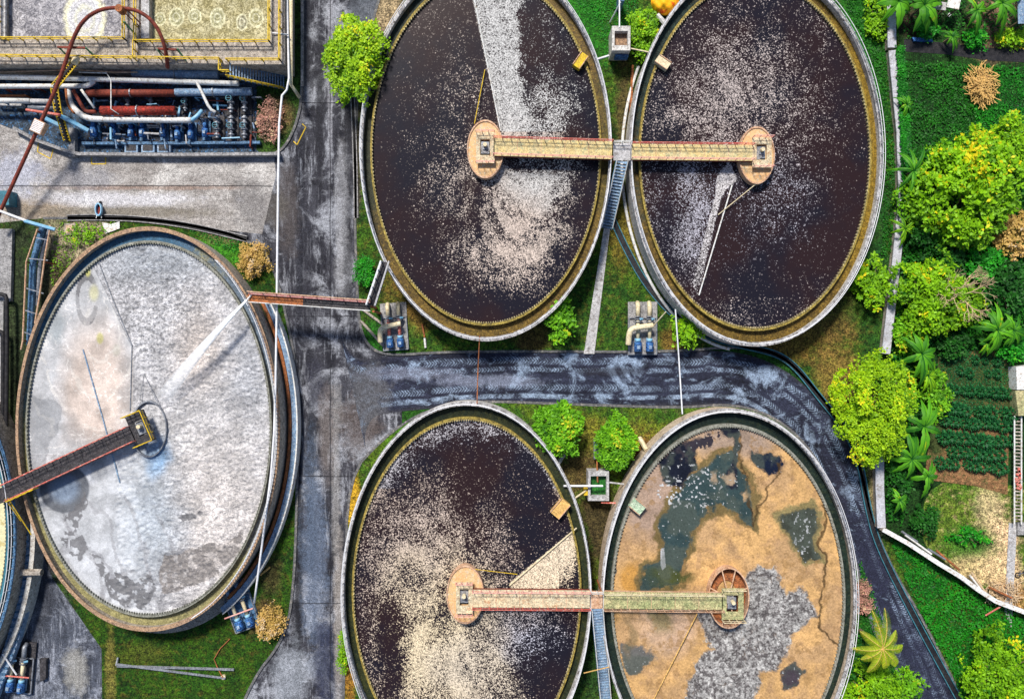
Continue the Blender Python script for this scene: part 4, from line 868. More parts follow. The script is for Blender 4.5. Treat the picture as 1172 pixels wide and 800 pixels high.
def pipe(pts, r, m, label, nm='pipe', flange=True, cat='pipe', sup=False, grp=None):
    p_ = [P(*q_) for q_ in pts]; o = thing(nm, label, cat, (p_[0].x, p_[0].y, 0), grp); o.location = (p_[0].x, p_[0].y, 0)
    MB().tube([tuple(q_) for q_ in p_], r, 12).build('pipe_run', m, o, True)
    if flange:
        b = MB()
        for A, E in zip(p_[:-1], p_[1:]):
            n = max(1, int((E - A).length / 4)); d_ = (E - A).normalized()
            for i in range(1, n): q_ = A.lerp(E, i / n); b.tube([q_ - d_ * .06, q_ + d_ * .06], r * 1.22, 12)
        if b.v: b.build('flange', 'rustlight' if m == 'white' else 'steel', o)
    if sup:
        b = MB()
        for A, E in zip(p_[:-1], p_[1:]):
            n = max(1, int((E - A).length / 6))
            for i in range(n): q_ = A.lerp(E, (i + .5) / n); b.beam((q_.x, q_.y, 0), (q_.x, q_.y, q_.z - r), .2, .2)
        b.build('support_leg', 'steelblue', o)
    return o
def bend(pts, it=2): return smooth_line(pts, it)
pipe(bend([(-30, 88, 2.4), (85, 90, 2.4), (273, 96, 2.4)]), .29, 'white', 'longest white pipe running under the basins with a cut right end', sup=True)
pipe(bend([(-30, 99, 2.2), (95, 99, 2.2), (102, 98, 2.2), (108, 93, 2.2)], 1), .27, 'white', 'white pipe below the longest one, ending in an upward elbow', sup=True)
pipe([(-30, 115, 2.0), (34, 116, 2.0)], .3, 'white', 'short white pipe entering at the left edge beside the rubble', sup=True)
pipe([(36, 116, 2.0), (66, 117, 2.0)], .28, 'concretepale', 'pale grey pipe stub left of the yellow cable ladder', sup=True)
pipe([(33, 123, 1.6), (68, 124, 1.6)], .26, 'steel', 'grey pipe tucked under the pale pipe stub', sup=True)
pipe(bend([(78, 103, 1.9), (80, 120, 1.9), (97, 136, 1.9), (120, 137, 1.9), (219, 138, 1.9)], 2), .33, 'white', 'thick white pipe with a brown elbow below the red manifold', sup=True)
pipe(bend([(219, 138, 1.9), (226, 133, 1.9), (231, 127, 1.4)], 1), .22, 'skyblue', 'pale blue elbow on the right end of the thick white pipe', flange=False)
pipe(bend([(76, 102, 2.1), (78, 122, 2.1), (86, 130, 2.0)], 1), .18, 'rust', 'brown bent pipe beside the yellow cable ladder', flange=False)
pipe(bend([(84, 104, 2.2), (94, 122, 2.2), (98, 128, 2.1), (110, 128, 2.1)], 1), .2, 'rustred', 'dark red bent pipe feeding the red manifold', flange=False)
pipe([(93, 103, 2.6), (108, 124, 2.4)], .14, 'white', 'short white pipe slanting beside the dark red elbow', flange=False)
pipe(bend([(225, 94, 2.5), (232, 108, 2.5), (240, 125, 2.3), (247, 129, 2.0)], 1), .17, 'white', 'white branch pipe slanting down from the longest white pipe', flange=False)
pipe([(100, 107, 1.7), (200, 107, 1.7)], .42, 'rustred', 'brown stained duct behind the red manifold')
pipe([(201, 106, 1.7), (288, 105, 1.7)], .45, 'paleblue', 'pale blue duct at the right end of the brown stained duct')
pipe([(152, 84, 1.8), (250, 86, 1.8)], .5, 'blue' and 'paleblue', 'wide blue duct tucked under the basin edge')
pipe([(0, 83, 2.6), (86, 80, 2.6), (130, 83, 2.6), (157, 83, 2.6)], .07, 'rustlight', 'thin tan conduit above the longest white pipe', flange=False)
pipe([(90, 83, 2.9), (122, 84, 2.9), (127, 92, 2.9), (127, 125, 2.9), (136, 131, 2.7)], .06, 'white', 'thin white conduit bending down to the red manifold', flange=False)
o = pipe([(116, 127, 2.3), (200, 127, 2.3)], .5, 'deepred', 'red manifold cylinder above the thick white pipe', nm='manifold', cat='manifold', sup=True)
rod('blue_pipe', [(70, 133, 2.8), (101, 150, 1.6)], .25, 'skyblue', 'sky blue pipe slanting from the red beam', 'pipe')
rod('blue_pipe', [(52, 136, 1.9), (68, 144, 1.4)], .25, 'skyblue', 'short sky blue pipe stub left of the cable ladder', 'pipe')
rod('steel_beam', [(30, 126, 3.4), (69, 132, 3.2)], .16, 'red', 'short red beam crossing the arched pipe', 'beam')
# pumps in a row
def pumpset():
    r = thing('blue_pump', 'x', 'pump', (0, 0, 0), 'blue pumps in a row below the white pipe')
    MB().box((0, 0, .12), 1.0, 2.4, .24).build('base', 'steelblue', r)
    MB().tube([(0, -.9, .75), (0, .1, .75)], .36, 12).build('motor', 'blue', r, True)
    MB().box((0, -.4, 1.1), .3, .4, .2).build('terminal_box', 'paleblue', r)
    MB().tube([(-.12, .5, .7), (.16, .5, .7)], .46, 14).build('pump_casing', 'blue', r, True)
    MB().tube([(0, .55, .7), (0, 1.5, .7)], .15, 8).build('inlet_pipe', 'paleblue', r)
    return r
def dup(root, loc, label, rz=0, sc=1):
    r = root.copy(); COL.objects.link(r); r.location = loc; r.rotation_euler = (0, 0, rz); r.scale = (sc,) * 3; r['label'] = label
    for ch in list(root.children):
        c = ch.copy(); COL.objects.link(c); c.parent = r
        for g_ in ch.children: d_ = g_.copy(); COL.objects.link(d_); d_.parent = c
    return r
pr = pumpset(); ords = ['first', 'second', 'third', 'fourth', 'fifth', 'sixth', 'seventh', 'eighth']
for i, (x, y) in enumerate([(112, 150), (134, 150), (154, 151), (167, 151), (190, 151), (207, 153), (222, 153), (238, 151)]):
    lab = f'{ords[i]} blue pump from the left in the row under the thick white pipe'
    if i == 0: pr.location = P(x, y).xy.to_3d() + Vector((0, 0, .2)); pr['label'] = lab
    else: q_ = P(x, y); dup(pr, (q_.x, q_.y, .2), lab, 0, .9 + .1 * rnd.random())
# grey valve assemblies
def valve():
    r = thing('valve_stack', 'x', 'valve', (0, 0, 0), 'grey valve stacks right of the pumps')
    MB().box((0, 0, .1), 1.4, 3.2, .2).build('base', 'deckdark', r)
    MB().tube([(0, -1.4, .8), (0, 1.4, .8)], .22, 10).build('pipe_run', 'steel', r)
    b = MB()
    for y in (-1.0, -.3, .5, 1.1): b.tube([(0, y - .08, .8), (0, y + .08, .8)], .42, 10)
    b.build('flange', 'steel', r); MB().tube([(0, 0, .9), (0, 0, 1.6)], .07, 6).build('spindle', 'rust', r)
    b = MB(); b.ring((0, 0), (.35, .35), (.27, .27), 1.58, 1.66, 16); b.beam((-.3, 0, 1.62), (.3, 0, 1.62), .06, .05); b.build('handwheel', 'bluegreen', r)
    return r
vr = valve()
for i, (x, y, lab) in enumerate([(268, 118, 'upper left grey valve stack beside the planting bed'), (283, 118, 'upper right grey valve stack beside the planting bed'), (268, 148, 'lower left grey valve stack beside the planting bed'), (283, 148, 'lower right grey valve stack beside the planting bed'), (252, 148, 'grey valve stack directly right of the blue pump row'),
                                 (150, 116, 'left grey valve stack between the brown duct and red manifold'), (176, 116, 'middle grey valve stack between the brown duct and red manifold'), (215, 120, 'grey valve stack right of the red manifold')]):
    q_ = P(x, y)
    if i == 0: vr.location = (q_.x, q_.y, .2); vr['label'] = lab
    else: dup(vr, (q_.x, q_.y, .2), lab, 0, .9 if i < 5 else .7)
cl = thing('conduit_cluster', 'tangle of thin blue and grey conduits over the pump floor', 'pipework', P(180, 140)); rc = random.Random(31)
for i in range(70):
    x = rc.uniform(104, 292); y = rc.uniform(110, 162); hz = rc.random() < .4; l = rc.uniform(4, 14) * (1.6 if hz else 1); z_ = rc.uniform(.5, 1.5)
    A, B_ = P(x, y, z_), P(x + (l if hz else rc.uniform(-2, 2)), y + (rc.uniform(-1, 1) if hz else l), z_ + rc.uniform(-.2, .2)); MB().tube([(A.x, A.y, .2), A, B_, (B_.x, B_.y, .2)], rc.uniform(.05, .13), 6).build('conduit', rc.choice(['steel', 'steel', 'paleblue', 'black', 'skyblue', 'rustred', 'deckdark', 'concretepale']), cl)
cl = thing('conduit_cluster', 'dark trays and thin pipes in the trench below the basins', 'pipework', P(100, 95))
for i in range(24):
    x = rc.uniform(-5, 250); y = rc.uniform(78, 128 if x < 70 else 92); l = rc.uniform(10, 40); z_ = rc.uniform(.5, 1.4); A, B_ = P(x, y, z_), P(x + l, y + rc.uniform(-1, 1), z_)
    MB().tube([(A.x, A.y, .2), A, B_, (B_.x, B_.y, .2)], rc.uniform(.06, .16), 6).build('conduit', rc.choice(['steel', 'black', 'rustred', 'concretepale', 'rust', 'deckdark']), cl)
# front parapet and small walls of the plant
def wallseg(pts, wd, h_, m, label, nm='low_wall', cat='wall', z0=0):
    k = [P(x, y, h_) for x, y in pts]; b = MB()
    for a, e in zip(k[:-1], k[1:]):
        dd = (e - a).normalized() * wd * .48; b.beam((a.x - dd.x, a.y - dd.y, (h_ + z0) / 2), (e.x + dd.x, e.y + dd.y, (h_ + z0) / 2 + rnd.random() * .004), wd, h_ - z0)
    return tag(b.build(nm, m), label, cat)
wallseg([(16, 147), (40, 160), (82, 175), (90, 176), (200, 177), (318, 176)], .35, .9, 'concrete', 'low concrete wall closing the pump floor towards the pale yard')
wallseg([(95, 164), (180, 164), (296, 163)], .3, .7, 'steelblue', 'inner blue grey kerb wall just below the pump row')
wallseg([(82, 150), (82, 176)], .7, .8, 'concrete', 'short grey cross wall at the foot of the yellow cable ladder')
for i, (x, n_) in enumerate(((153, 'left'), (172, 'middle'), (190, 'right'))):
    o = thing('sump_pit', f'{n_} square sump pit with blue stains below the pump row', 'sump', P(x, 169)); u = P(x, 170)
    MB().box((u.x, u.y, .35), 1.5, 1.2, .5).build('curb', 'paleblue', o); MB().box((u.x, u.y, .62), 1.1, .85, .05).build('lid', 'deckdark', o)
# arched red pipe
AR = smooth_line([(-6, 256, 2.2), (47, 140, 4.2), (70, 88, 5.4), (84, 42, 6.2), (98, 20, 6.6), (120, 9, 6.8), (150, 10, 6.8), (168, 18, 6.6), (182, 34, 6.2), (190, 58, 5.4), (192, 78, 3.6)], 2)
r = thing('arched_pipe', 'long dark red pipe arching over the basins on three trestles', 'pipe', P(0, 245)); MB().tube([P(*q_) for q_ in AR], .2, 10).build('pipe_run', 'rustred', r, True)
for (x, y, z_, w_) in ((80, 53, 5.9, 16), (190, 55, 5.4, 11), (140, 9, 6.7, 4)):
    A, B_ = P(x - w_, y, z_), P(x + w_, y + 1, z_); b = MB().beam(A - Vector((0, 0, .3)), B_ - Vector((0, 0, .3)), .2, .2)
    b.beam(A - Vector((0, 0, .3)), A + Vector((.8, -.8, 4 - z_)), .12, .12).beam(B_ - Vector((0, 0, .3)), B_ + Vector((.4, -.6, 4 - z_)), .12, .12); b.build('trestle', 'rustred', r)
b = MB()
for (a0, a1) in (((142, 25, 6), (155, 40, 4.2)), ((68, 55, 5.6), (80, 68, 4.2)), ((98, 55, 5.6), (110, 66, 4.2)), ((203, 56, 5.3), (213, 70, 4.2)), ((180, 57, 5.3), (188, 68, 4.2))): b.beam(P(*a0), P(*a1), .14, .14)
b.build('brace', 'green', r)
MB().cyl(P(141, 14, 6.6), .4, 1.0, 12).build('valve_body', 'rust', r)
c = P(45, 146, 4.4); o = thing('grille_box', 'white louvred box hanging on the arched red pipe', 'box', (c.x, c.y, 0)); MB().box(c, 1.3, 1.4, .7, R(-25)).build('casing', 'rustlight', o)
b = MB(); dx = Vector((math.cos(R(-25)), math.sin(R(-25)), 0)); dy = Vector((-dx.y, dx.x, 0))
for i in range(7): q_ = c + dy * (-.55 + i * .18) + Vector((0, 0, .38)); b.beam(q_ - dx * .58, q_ + dx * .58, .12, .05)
b.build('louvre', 'rail', o)
# cable ladder
r = thing('cable_ladder', 'yellow and black cable ladder crossing the white pipes', 'cable ladder', P(70, 110)); b = MB(); b2 = MB(); b3 = MB()
LP_ = [P(88, 68, 4.2), P(62, 100, 3.9), P(66, 125, 3.2), P(77, 162, 1.0)]
for A, B_ in zip(LP_[:-1], LP_[1:]):
    d_ = (B_ - A).normalized(); nn = Vector((-d_.y, d_.x, 0)).normalized() * .38
    b.beam(A + nn, B_ + nn, .09, .12).beam(A - nn, B_ - nn, .09, .12); n = int((B_ - A).length / .33)
    for i in range(n): q_ = A.lerp(B_, (i + .5) / n); b2.beam(q_ - nn, q_ + nn, .09, .06)
    b3.tube([A - Vector((0, 0, .1)), B_ - Vector((0, 0, .1))], .25, 6)
b.build('side_rail', 'yellow', r); b2.build('rung', 'yellow', r); b3.build('cable_bundle', 'black', r)
tag(MB().tube([P(85, 73, 4.8), P(88, 66, 4.6)], .35, 12).build('vent_cap', 'cream'), 'cream vent cap at the top of the cable ladder', 'vent')
# steel stair by the basin
r = thing('stairs', 'blue steel stairs with a yellow handrail descending along the basin', 'stairs', P(290, 88)); A, B_ = P(262, 82, 4), P(326, 96, .3); d_ = (B_ - A); b = MB()
for i in range(20): q_ = A + d_ * (i + .5) / 20; b.beam(q_ + Vector((0, .8, 0)), q_ + Vector((0, -.6, 0)), .16, .05)
b.build('tread', 'paleblue', r)
for yy in (.85, -.65): MB().beam(A + Vector((0, yy, 0)), B_ + Vector((0, yy, 0)), .08, .3).build('stringer', 'steelblue', r)
b = MB(); o_ = Vector((0, -.7, 0)); railing(b, A + o_, B_ + o_, 4, 1, 10, .09, z1=.3); b.build('handrail', 'yellow', r)
A, B_ = P(254, 72, 4), P(254, 84, 4); b = MB(); railing(b, A, B_, 4, 1, 2, .1); railing(b, B_, P(265, 84, 4), 4, 1, 2, .1); b.build('top_rail', 'yellow', r)
# vertical basin-side pipes
pipe([(333, -40, 3.2), (333, 97, 3.2), (343, 112, 2.0)], .2, 'cream', 'long cream pipe down the right side of the basin', flange=False)
pipe(bend([(328, -40, 3.4), (330, 60, 3.6), (331, 100, 3.8), (320, 113, 4), (318, 230, 4.2), (316, 420, 4.2), (313, 520, 4.2), (303, 600, 3.8), (291, 690, 2.2)], 1), .12, 'rail', 'very long thin white pipe hanging above the road edge down to the lower pump set', flange=False)
pipe([(311, 38, 4.3), (330, 40, 3.9)], .08, 'rail', 'short white link pipe at the right rim of the basin', flange=False)
struct(MB().prism([tuple(P(x, y).xy) for x, y in ((345, -60), (348, -60), (348, 100), (345, 100))], .0, .3).build('kerb', 'concrete'))

# left edge structures: pipe racks and channel
r = thing('pipe_rack', 'dark steel pipe rack standing left of the milky tank', 'pipe rack', P(30, 330)); b = MB()
for (pts) in (((43, 262, 2.6), (30, 300, 2.6), (26, 390, 2.6), (24, 400, 2.6)), ((58, 258, 2.6), (52, 290, 2.6), (45, 340, 2.6), (40, 370, 2.6))): b.tube([P(*q_) for q_ in pts], .1, 6)
b.build('rack_rail', 'rustlight', r)
b = MB()
for i, (x0, y0, x1, y1) in enumerate(((40, 272, 55, 275), (33, 296, 55, 298), (30, 330, 50, 336), (28, 355, 44, 360), (27, 380, 38, 384))): b.beam(P(x0, y0, 2.5), P(x1, y1, 2.5), .12, .12)
b.build('cross_bar', 'steel', r); MB().tube([P(50, 258, 1.6), P(38, 300, 1.6), P(34, 395, 1.6)], .35, 10).build('carried_pipe', 'steelblue', r); MB().tube([P(56, 262, 1.2), P(46, 300, 1.2), P(42, 350, 1.2)], .25, 10).build('carried_pipe', 'steel', r)
b = MB()
for (x, y) in ((42, 265), (30, 300), (26, 390), (50, 300)): q_ = P(x, y, 2.5); b.beam((q_.x, q_.y, 0), q_, .14, .14)
b.build('post', 'rustred', r)
struct(MB().prism([tuple(P(x, y, .6).xy) for x, y in ((-60, 262), (14, 262), (12, 345), (4, 345), (2, 520), (-60, 520))], 0, .6).build('concrete_slab', 'concrete'))
pipe(bend([(-30, 335, 1.4), (6, 336, 1.4), (8, 345, 1.4), (8, 420, 1.4), (6, 560, 1.4)], 1), .22, 'black', 'black pipe bending down beside the concrete slab on the left edge', flange=False)
pipe(bend([(-30, 376, 1.2), (3, 378, 1.2), (4, 390, 1.2), (3, 560, 1.2)], 1), .24, 'deckdark' and 'black', 'second black pipe bend close to the left edge', flange=False)
rod('white_pipe', [(-10, 238, 3.4), (30, 253, 3.2)], .14, 'rail', 'white pipe slanting in from the left edge above the rack', 'pipe')
rod('blue_pipe', [(28, 253, 3.2), (63, 263, 2.6)], .2, 'skyblue', 'sky blue pipe end leading towards the milky tank', 'pipe')
tag(MB().box(P(8, 228, .8), 1.4, 1.6, 1.5).build('motor_housing', 'bluegreen'), 'dark blue housing on the yard at the left edge', 'housing')
# blue barrow on the yard
c = P(116, 241); o = thing('wheelbarrow', 'small blue wheelbarrow on the edge of the pale yard', 'wheelbarrow', (c.x, c.y, 0))
b = MB(); b.ring(c, (.38, .75), (.28, .6), .4, .75, 20); b.build('tray_side', 'skyblue', o); MB().cyl((c.x, c.y, .35), .3, .06, 16, .62).build('tray', 'deepred', o); MB().tube([(c.x - .06, c.y + .85, .2), (c.x + .06, c.y + .85, .2)], .2, 12).build('wheel', 'black', o)
b = MB(); b.beam((c.x - .25, c.y - .5, .4), (c.x - .3, c.y - 1.0, .55), .06, .06).beam((c.x + .25, c.y - .5, .4), (c.x + .3, c.y - 1.0, .55), .06, .06); b.build('handle', 'steel', o)
tag(MB().prism(poly([(118, 255), (128, 257), (138, 254), (138, 262), (122, 268)]), .2, .24).build('plastic_sheet', 'white'), 'crumpled white sheet on the planted strip above the milky tank', 'sheet')
o = thing('manhole', 'square tan manhole frame at the upper left of the milky tank', 'manhole', P(82, 263)); u = P(82, 263); MB().box((u.x, u.y, .2), 1.3, 1.3, .3).build('frame', 'concretewarm', o); MB().box((u.x, u.y, .38), .9, .9, .08).build('lid', 'rustlight', o)
# yellow parking marks
for (pts, lab) in ((((44, 164), (43, 174), (58, 182), (61, 171)), 'left yellow painted bay mark on the pale yard'), (((105, 176), (105, 188), (121, 188), (121, 176)), 'right yellow painted bay mark on the pale yard'), (((346, 142), (350, 146), (340, 166), (336, 162)), 'yellow painted mark at the corner of the planting bed')):
    b = MB()
    for a_, e_ in zip(pts[:-1], pts[1:]): A, E = P(*a_), P(*e_); b.beam((A.x, A.y, .018 if 'bay' in lab else .02), (E.x, E.y, .018 if 'bay' in lab else .02), .12, .008)
    tag(b.build('painted_mark', 'yellow'), lab, 'road marking')

# ---------------------------------------------------------------- pump stations
def pump_station(px, py, label, rot=0, pipem='cream', elbow=True, sc=1.0, pad='concrete', bar=None):
    c = P(px, py); r = thing('pump_station', label, 'pump station', (0, 0, 0), 'paired pump sets beside the tanks')
    MB().box((0, 0, .18), 3.4, 6.2, .12).build('pad', pad, r)
    b = MB()
    for x in (-1.6, 1.6): b.beam((x, -3.0, .35), (x, 1.2, .35), .12, .2)
    for y in (-3.0, 1.2): b.beam((-1.6, y, .36), (1.6, y, .36), .12, .2)
    b.build('frame', 'steel', r)
    for x in (-.65, .7):
        pm = MB().tube([(x, -2.7, .9), (x, -1.6, .9)], .42, 14).build('motor', 'blue', r, True)
        MB().box((x, -2.2, 1.35), .35, .4, .22).build('terminal_box', 'paleblue', pm)
        b = MB()
        for k in range(6): b.tube([(x, -2.6 + k * .17, .9), (x, -2.54 + k * .17, .9)], .46, 14)
        b.build('cooling_fin', 'blue', pm)
        cs = MB().tube([(x, -1.55, .9), (x, -1.2, .9)], .34, 12).build('pump_casing', 'skyblue', r, True)
        MB().box((x, -1.9, .45), .7, 1.6, .3).build('pump_base', 'paleblue', r)
        MB().tube([(x, -1.2, .9), (x, .9, .9)], .22, 10).build('delivery_pipe', 'red' if bar is None and px < 500 else 'cream', r, True)
        b = MB()
        for y in (.75, 1.05, 1.35): b.tube([(x, y - .05, .9), (x, y + .05, .9)], .4, 12)
        b.build('flange', 'steel', r)
        MB().tube([(x, 1.4, .9), (x, 2.7, .9), (x, 3.0, .5)], .27, 10).build('suction_pipe', pipem, r, True)
        MB().tube([(x + .5, 1.05, .9), (x + .2, 1.05, 1.2)], .14, 8).build('valve', 'skyblue', r)
    if elbow:
        MB().tube(smooth_line([(1.0, .3, 1.5), (-.6, .1, 1.5), (-1.5, -.1, 1.5), (-1.75, -.6, 1.5), (-1.8, -1.9, 1.2)], 2), .33, 12).build('header_pipe', pipem, r, True)
    if bar: MB().tube([(-1.8, -.6, 1.5), (1.9, -.6, 1.5)], .09, 8).build('cross_bar', bar, r)
    for ch in r.children: ch.location = (0, 0, 0)
    for ch in r.children:
        for g_ in ch.children: g_.location = (0, 0, 0)
    r.location = (c.x, c.y, .06); r.rotation_euler = (0, 0, rot); r.scale = (sc,) * 3; return r
pump_station(452, 374, 'pump set with cream and red pipes on grass below the rusty footbridge', R(4), sc=.88)
pump_station(735, 376, 'pump set with cream pipes beside the footpath above the curved road', 0, sc=.98)
pump_station(276, 692, 'pump set with a purple bar at the lower right of the milky tank', R(20), 'paleblue', False, .92, 'steelblue', 'pink')
pump_station(25, 762, 'grimy pump set with red bar in the service yard at bottom left', R(-5), 'steel', False, .95, 'deckdark', 'red')
# chambers
def chamber(px, py, w_, h_, z_, label, fill, wm, group='open square valve chambers'):
    c = P(px, py, z_); k = S * (H - z_) / H; X, Y = w_ * k / 2, h_ * k / 2
    o = thing('valve_chamber', label, 'chamber', (c.x, c.y, 0), group); b = MB(); t_ = .28
    for (cx, cy, sx, sy) in ((-X + t_ / 2, 0, t_, 2 * Y), (X - t_ / 2, 0, t_, 2 * Y), (0, Y - t_, 2 * X - 2 * t_, 2 * t_), (0, -Y + t_, 2 * X - 2 * t_, 2 * t_)): b.box((c.x + cx, c.y + cy, z_ / 2), sx, sy, z_)
    b.build('wall', wm, o); MB().box((c.x, c.y, z_ - .8), 2 * X - 2 * t_ - .01, 2 * Y - 4 * t_ - .01, .1).build('contents', fill, o); return o
chamber(711, 44, 21, 28, 3.2, 'tall white chamber holding brown mud between the two top tanks', 'brownwater', 'wallwhite')
chamber(685, 556, 24, 34, 2.2, 'pale chamber with green algae water between the two lower tanks', 'algae', 'concretepale')
MB_ = MB().box(P(711, 66, 1.6), 1.5, .1, 1.4); tag(MB_.build('panel', 'blue'), 'blue painted panel on the lower face of the tall white chamber', 'panel')
o = thing('control_cabinet', 'slim grey pump cabinet with a blue motor above the algae chamber', 'cabinet', P(683, 514)); MB().box(P(683, 514, .5), .75, 2.2, .8).build('casing', 'steel', o); MB().cyl(P(683, 508, .9), .3, .5, 12).build('motor', 'blue', o); MB().tube([P(683, 520, .9), P(684, 552, 2.3)], .09, 8).build('shaft', 'rust', o)
rod('connecting_pipe', [(645, 556, 3.0), (690, 556, 2.6)], .12, 'rail', 'white pipe from the cream foam tank to the algae chamber', 'pipe')
rod('connecting_pipe', [(697, 552, 2.2), (714, 554, 2.2)], .1, 'concretepale', 'grey pipe from the algae chamber to the sludge tank', 'pipe')
rod('connecting_pipe', [(688, 575, 1.8), (712, 576, 1.8)], .1, 'red', 'red pipe below the algae chamber', 'pipe')
rod('connecting_pipe', [(658, 570, 2.4), (671, 561, 2)], .1, 'cream', 'cream pipe slanting to the lower left of the algae chamber', 'pipe')
rod('connecting_pipe', [(684, 68, 2.4), (697, 64, 2.4)], .12, 'rail', 'short white pipe left of the tall white chamber', 'pipe')
rod('connecting_pipe', [(722, 56, 2.8), (742, 60, 2.8)], .09, 'cream', 'thin cream pipe from the tall white chamber to the top right tank', 'pipe')
rod('connecting_pipe', [(709, -10, 3.0), (709, 32, 3.2)], .08, 'rail', 'thin pale pipe above the tall white chamber', 'pipe')
rod('guy_pole', [(710, 3, 3.2), (698, 26, .3)], .07, 'rail', 'thin white pole leaning left above the tall white chamber', 'pole')
tag(MB().box(P(710, 2, 1.5), .5, 1.2, 3).build('pump_box', 'steelblue'), 'small dark blue box at the top between the two top tanks', 'box')
rod('drain_pipe', [(724, 75, .4), (721, 150, .4)], .16, 'rust', 'brown pipe lying in the grass between the two top tanks', 'pipe')
rod('stub_pipe', [(753, 18, 1.6), (762, 28, 2.4)], .28, 'concretepale', 'pale pipe stub under the orange tarpaulin', 'pipe')
rod('stub_pipe', [(732, 501, .9), (740, 515, 2.2)], .26, 'cream', 'cream pipe stub at the upper left wall of the sludge tank', 'pipe')
rod('stub_pipe', [(646, 519, .9), (639, 530, 1.9)], .24, 'concretepale', 'grey pipe stub at the upper right wall of the cream foam tank', 'pipe')
tag(MB().box(P(671, 562, 1.6), .6, .8, .8).build('valve_box', 'yellow'), 'small yellow box attached left of the algae chamber', 'box')
# poles lying on the lawn
rod('steel_pole', [(134, 762, .3), (268, 766, .3)], .16, 'steel', 'upper grey pole lying on the lawn below the milky tank', 'pole')
rod('steel_pole', [(134, 760, .45), (258, 776, .3)], .14, 'steel', 'lower slanting grey pole lying on the lawn below the milky tank', 'pole')
rod('steel_pole', [(135, 752, .3), (133, 761, .5)], .12, 'steel', 'short grey pipe end standing off the two lying poles', 'pole')
rod('hose', [(263, 731, .25), (252, 742, .25), (245, 754, .25), (249, 764, .25), (255, 775, .4)], .06, 'rust', 'orange hose trailing from the pump set across the lawn', 'hose')
tag(MB().cyl(P(256, 774, .12), .28, .2, 12).build('bucket_lid', 'cream'), 'small cream cap at the end of the orange hose', 'cap')
rod('orange_stake', [(298, 658, .3), (309, 649, .4)], .1, 'straw', 'orange stake lying on the strip right of the milky tank', 'stake')
rod('marker_post', [(483, 371, .3), (486, 386, .3)], .1, 'rust', 'rusty marker post lying beside the pump set', 'post')
rod('marker_post', [(486, 387, .3), (487, 398, .3)], .13, 'white', 'white pipe piece below the rusty marker post', 'post')
rod('overhead_cable', [(549, 384, 3.6), (547, 425, 2.6), (546, 462, 3.6)], .06, 'rust', 'brown cable crossing the curved road below the dark foamy tank', 'cable')
rod('overhead_cable', [(773, 354, 3.6), (777, 410, 3.0), (781, 474, 3.6)], .08, 'rail', 'white pipe crossing the curved road between the top right and sludge tanks', 'cable')
rod('overhead_cable', [(762, 357, 3.4), (747, 374, 1.4)], .07, 'cream', 'cream rod from the top right tank to the footpath pump set', 'rod')
rod('conduit', [(693, 640, 3.8), (667, 768, 3.8)][:1] + [(668, 770, 3.6)] if False else [(668, 770, 3.6), (697, 763, 3.6)], .06, 'straw', 'thin orange rod crossing the blue stairs between the lower tanks', 'rod')
# orange tarp
def tarp():
    vs = []; n = 18
    for i in range(n + 1):
        for j in range(n + 1):
            u, v = i / n, j / n; x = 745 + u * 32; y = -12 + v * 30
            k = math.hypot((u - .5) * 2, (v - .5) * 2); z_ = 2.6 - 1.2 * k ** 2 + .15 * math.sin(u * 17) * math.cos(v * 13)
            ang = 1 if k < 1 else 1 / k; xx = 761 + (x - 761) * ang; yy = 3 + (y - 3) * ang; vs.append(P(xx, yy, max(z_, .8)))
    fs = [(i * (n + 1) + j, i * (n + 1) + j + 1, (i + 1) * (n + 1) + j + 1, (i + 1) * (n + 1) + j) for i in range(n) for j in range(n)]
    o = thing('tarpaulin', 'orange tarpaulin cover at the top edge between the two top tanks', 'tarpaulin', P(761, 3)); MB().add(vs, fs).build('cloth', 'orange', o, True)
    MB().cyl(P(761, 3, .2), .9, 1.3, 12).build('covered_drum', 'deckdark', o)
tarp()
# kerbed triangle frame near the planted corner
wallseg([(288, 318), (308, 300), (300, 280)], .2, .35, 'concretewarm', 'thin concrete edging around the pink shrub by the footbridge', 'edging', 'edging')
# left service gear near second tank
r = thing('screw_trough', 'blue corrugated trough between the milky and yellow tanks', 'trough', P(26, 640)); pts = smooth_line([(16, 568), (28, 600), (31, 640), (28, 690), (16, 735), (0, 775), (-10, 800)], 2)
k_ = [P(x, y, 1.2) for x, y in pts]; b = MB(); b2 = MB()
for A, B_ in zip(k_[:-1], k_[1:]): b.beam(A, B_, 1.3, .8)
for i in range(36):
    f = i / 36 * (len(k_) - 1); A, B_ = k_[int(f)], k_[int(f) + 1]; q_ = A.lerp(B_, f % 1) + Vector((0, 0, .45)); d_ = (B_ - A).normalized(); n_ = Vector((-d_.y, d_.x, 0)); b2.beam(q_ - n_ * .62 + d_ * .2, q_ + n_ * .62 - d_ * .2, .22, .1)
b.build('trough_body', 'paleblue', r); b2.build('rib', 'steelblue' if True else '', r)
tag(MB().ring(T6['c'], (T6['r'][0] * 1.08, T6['r'][1] * 1.06), (T6['r'][0] * 1.045, T6['r'][1] * 1.035), 0, 2.0, 60, R(-60), R(20)).build('curved_wall', 'wallwhite'), 'stained white curved wall around the yellow tank', 'wall')
rod('crosswalk_pipe', [(20, 655, 2.2), (48, 655, 2.2)], .4, 'concretewarm', 'short thick concrete pipe joining the trough and the milky tank', 'pipe')
rod('stay_rod', [(6, 571, 5.3), (24, 596, 3.8)], .06, 'yellow', 'upper yellow stay rod at the left end of the dark walkway', 'stay')
rod('stay_rod', [(9, 570, 5.3), (36, 612, 3.8)], .06, 'yellow', 'lower yellow stay rod at the left end of the dark walkway', 'stay')
tag(MB().box(P(4, 566, 4.5), 2.2, 1.6, .15, R(20)).build('end_platform', 'deckdark'), 'dark end platform where the slanting walkway meets the left edge', 'platform')
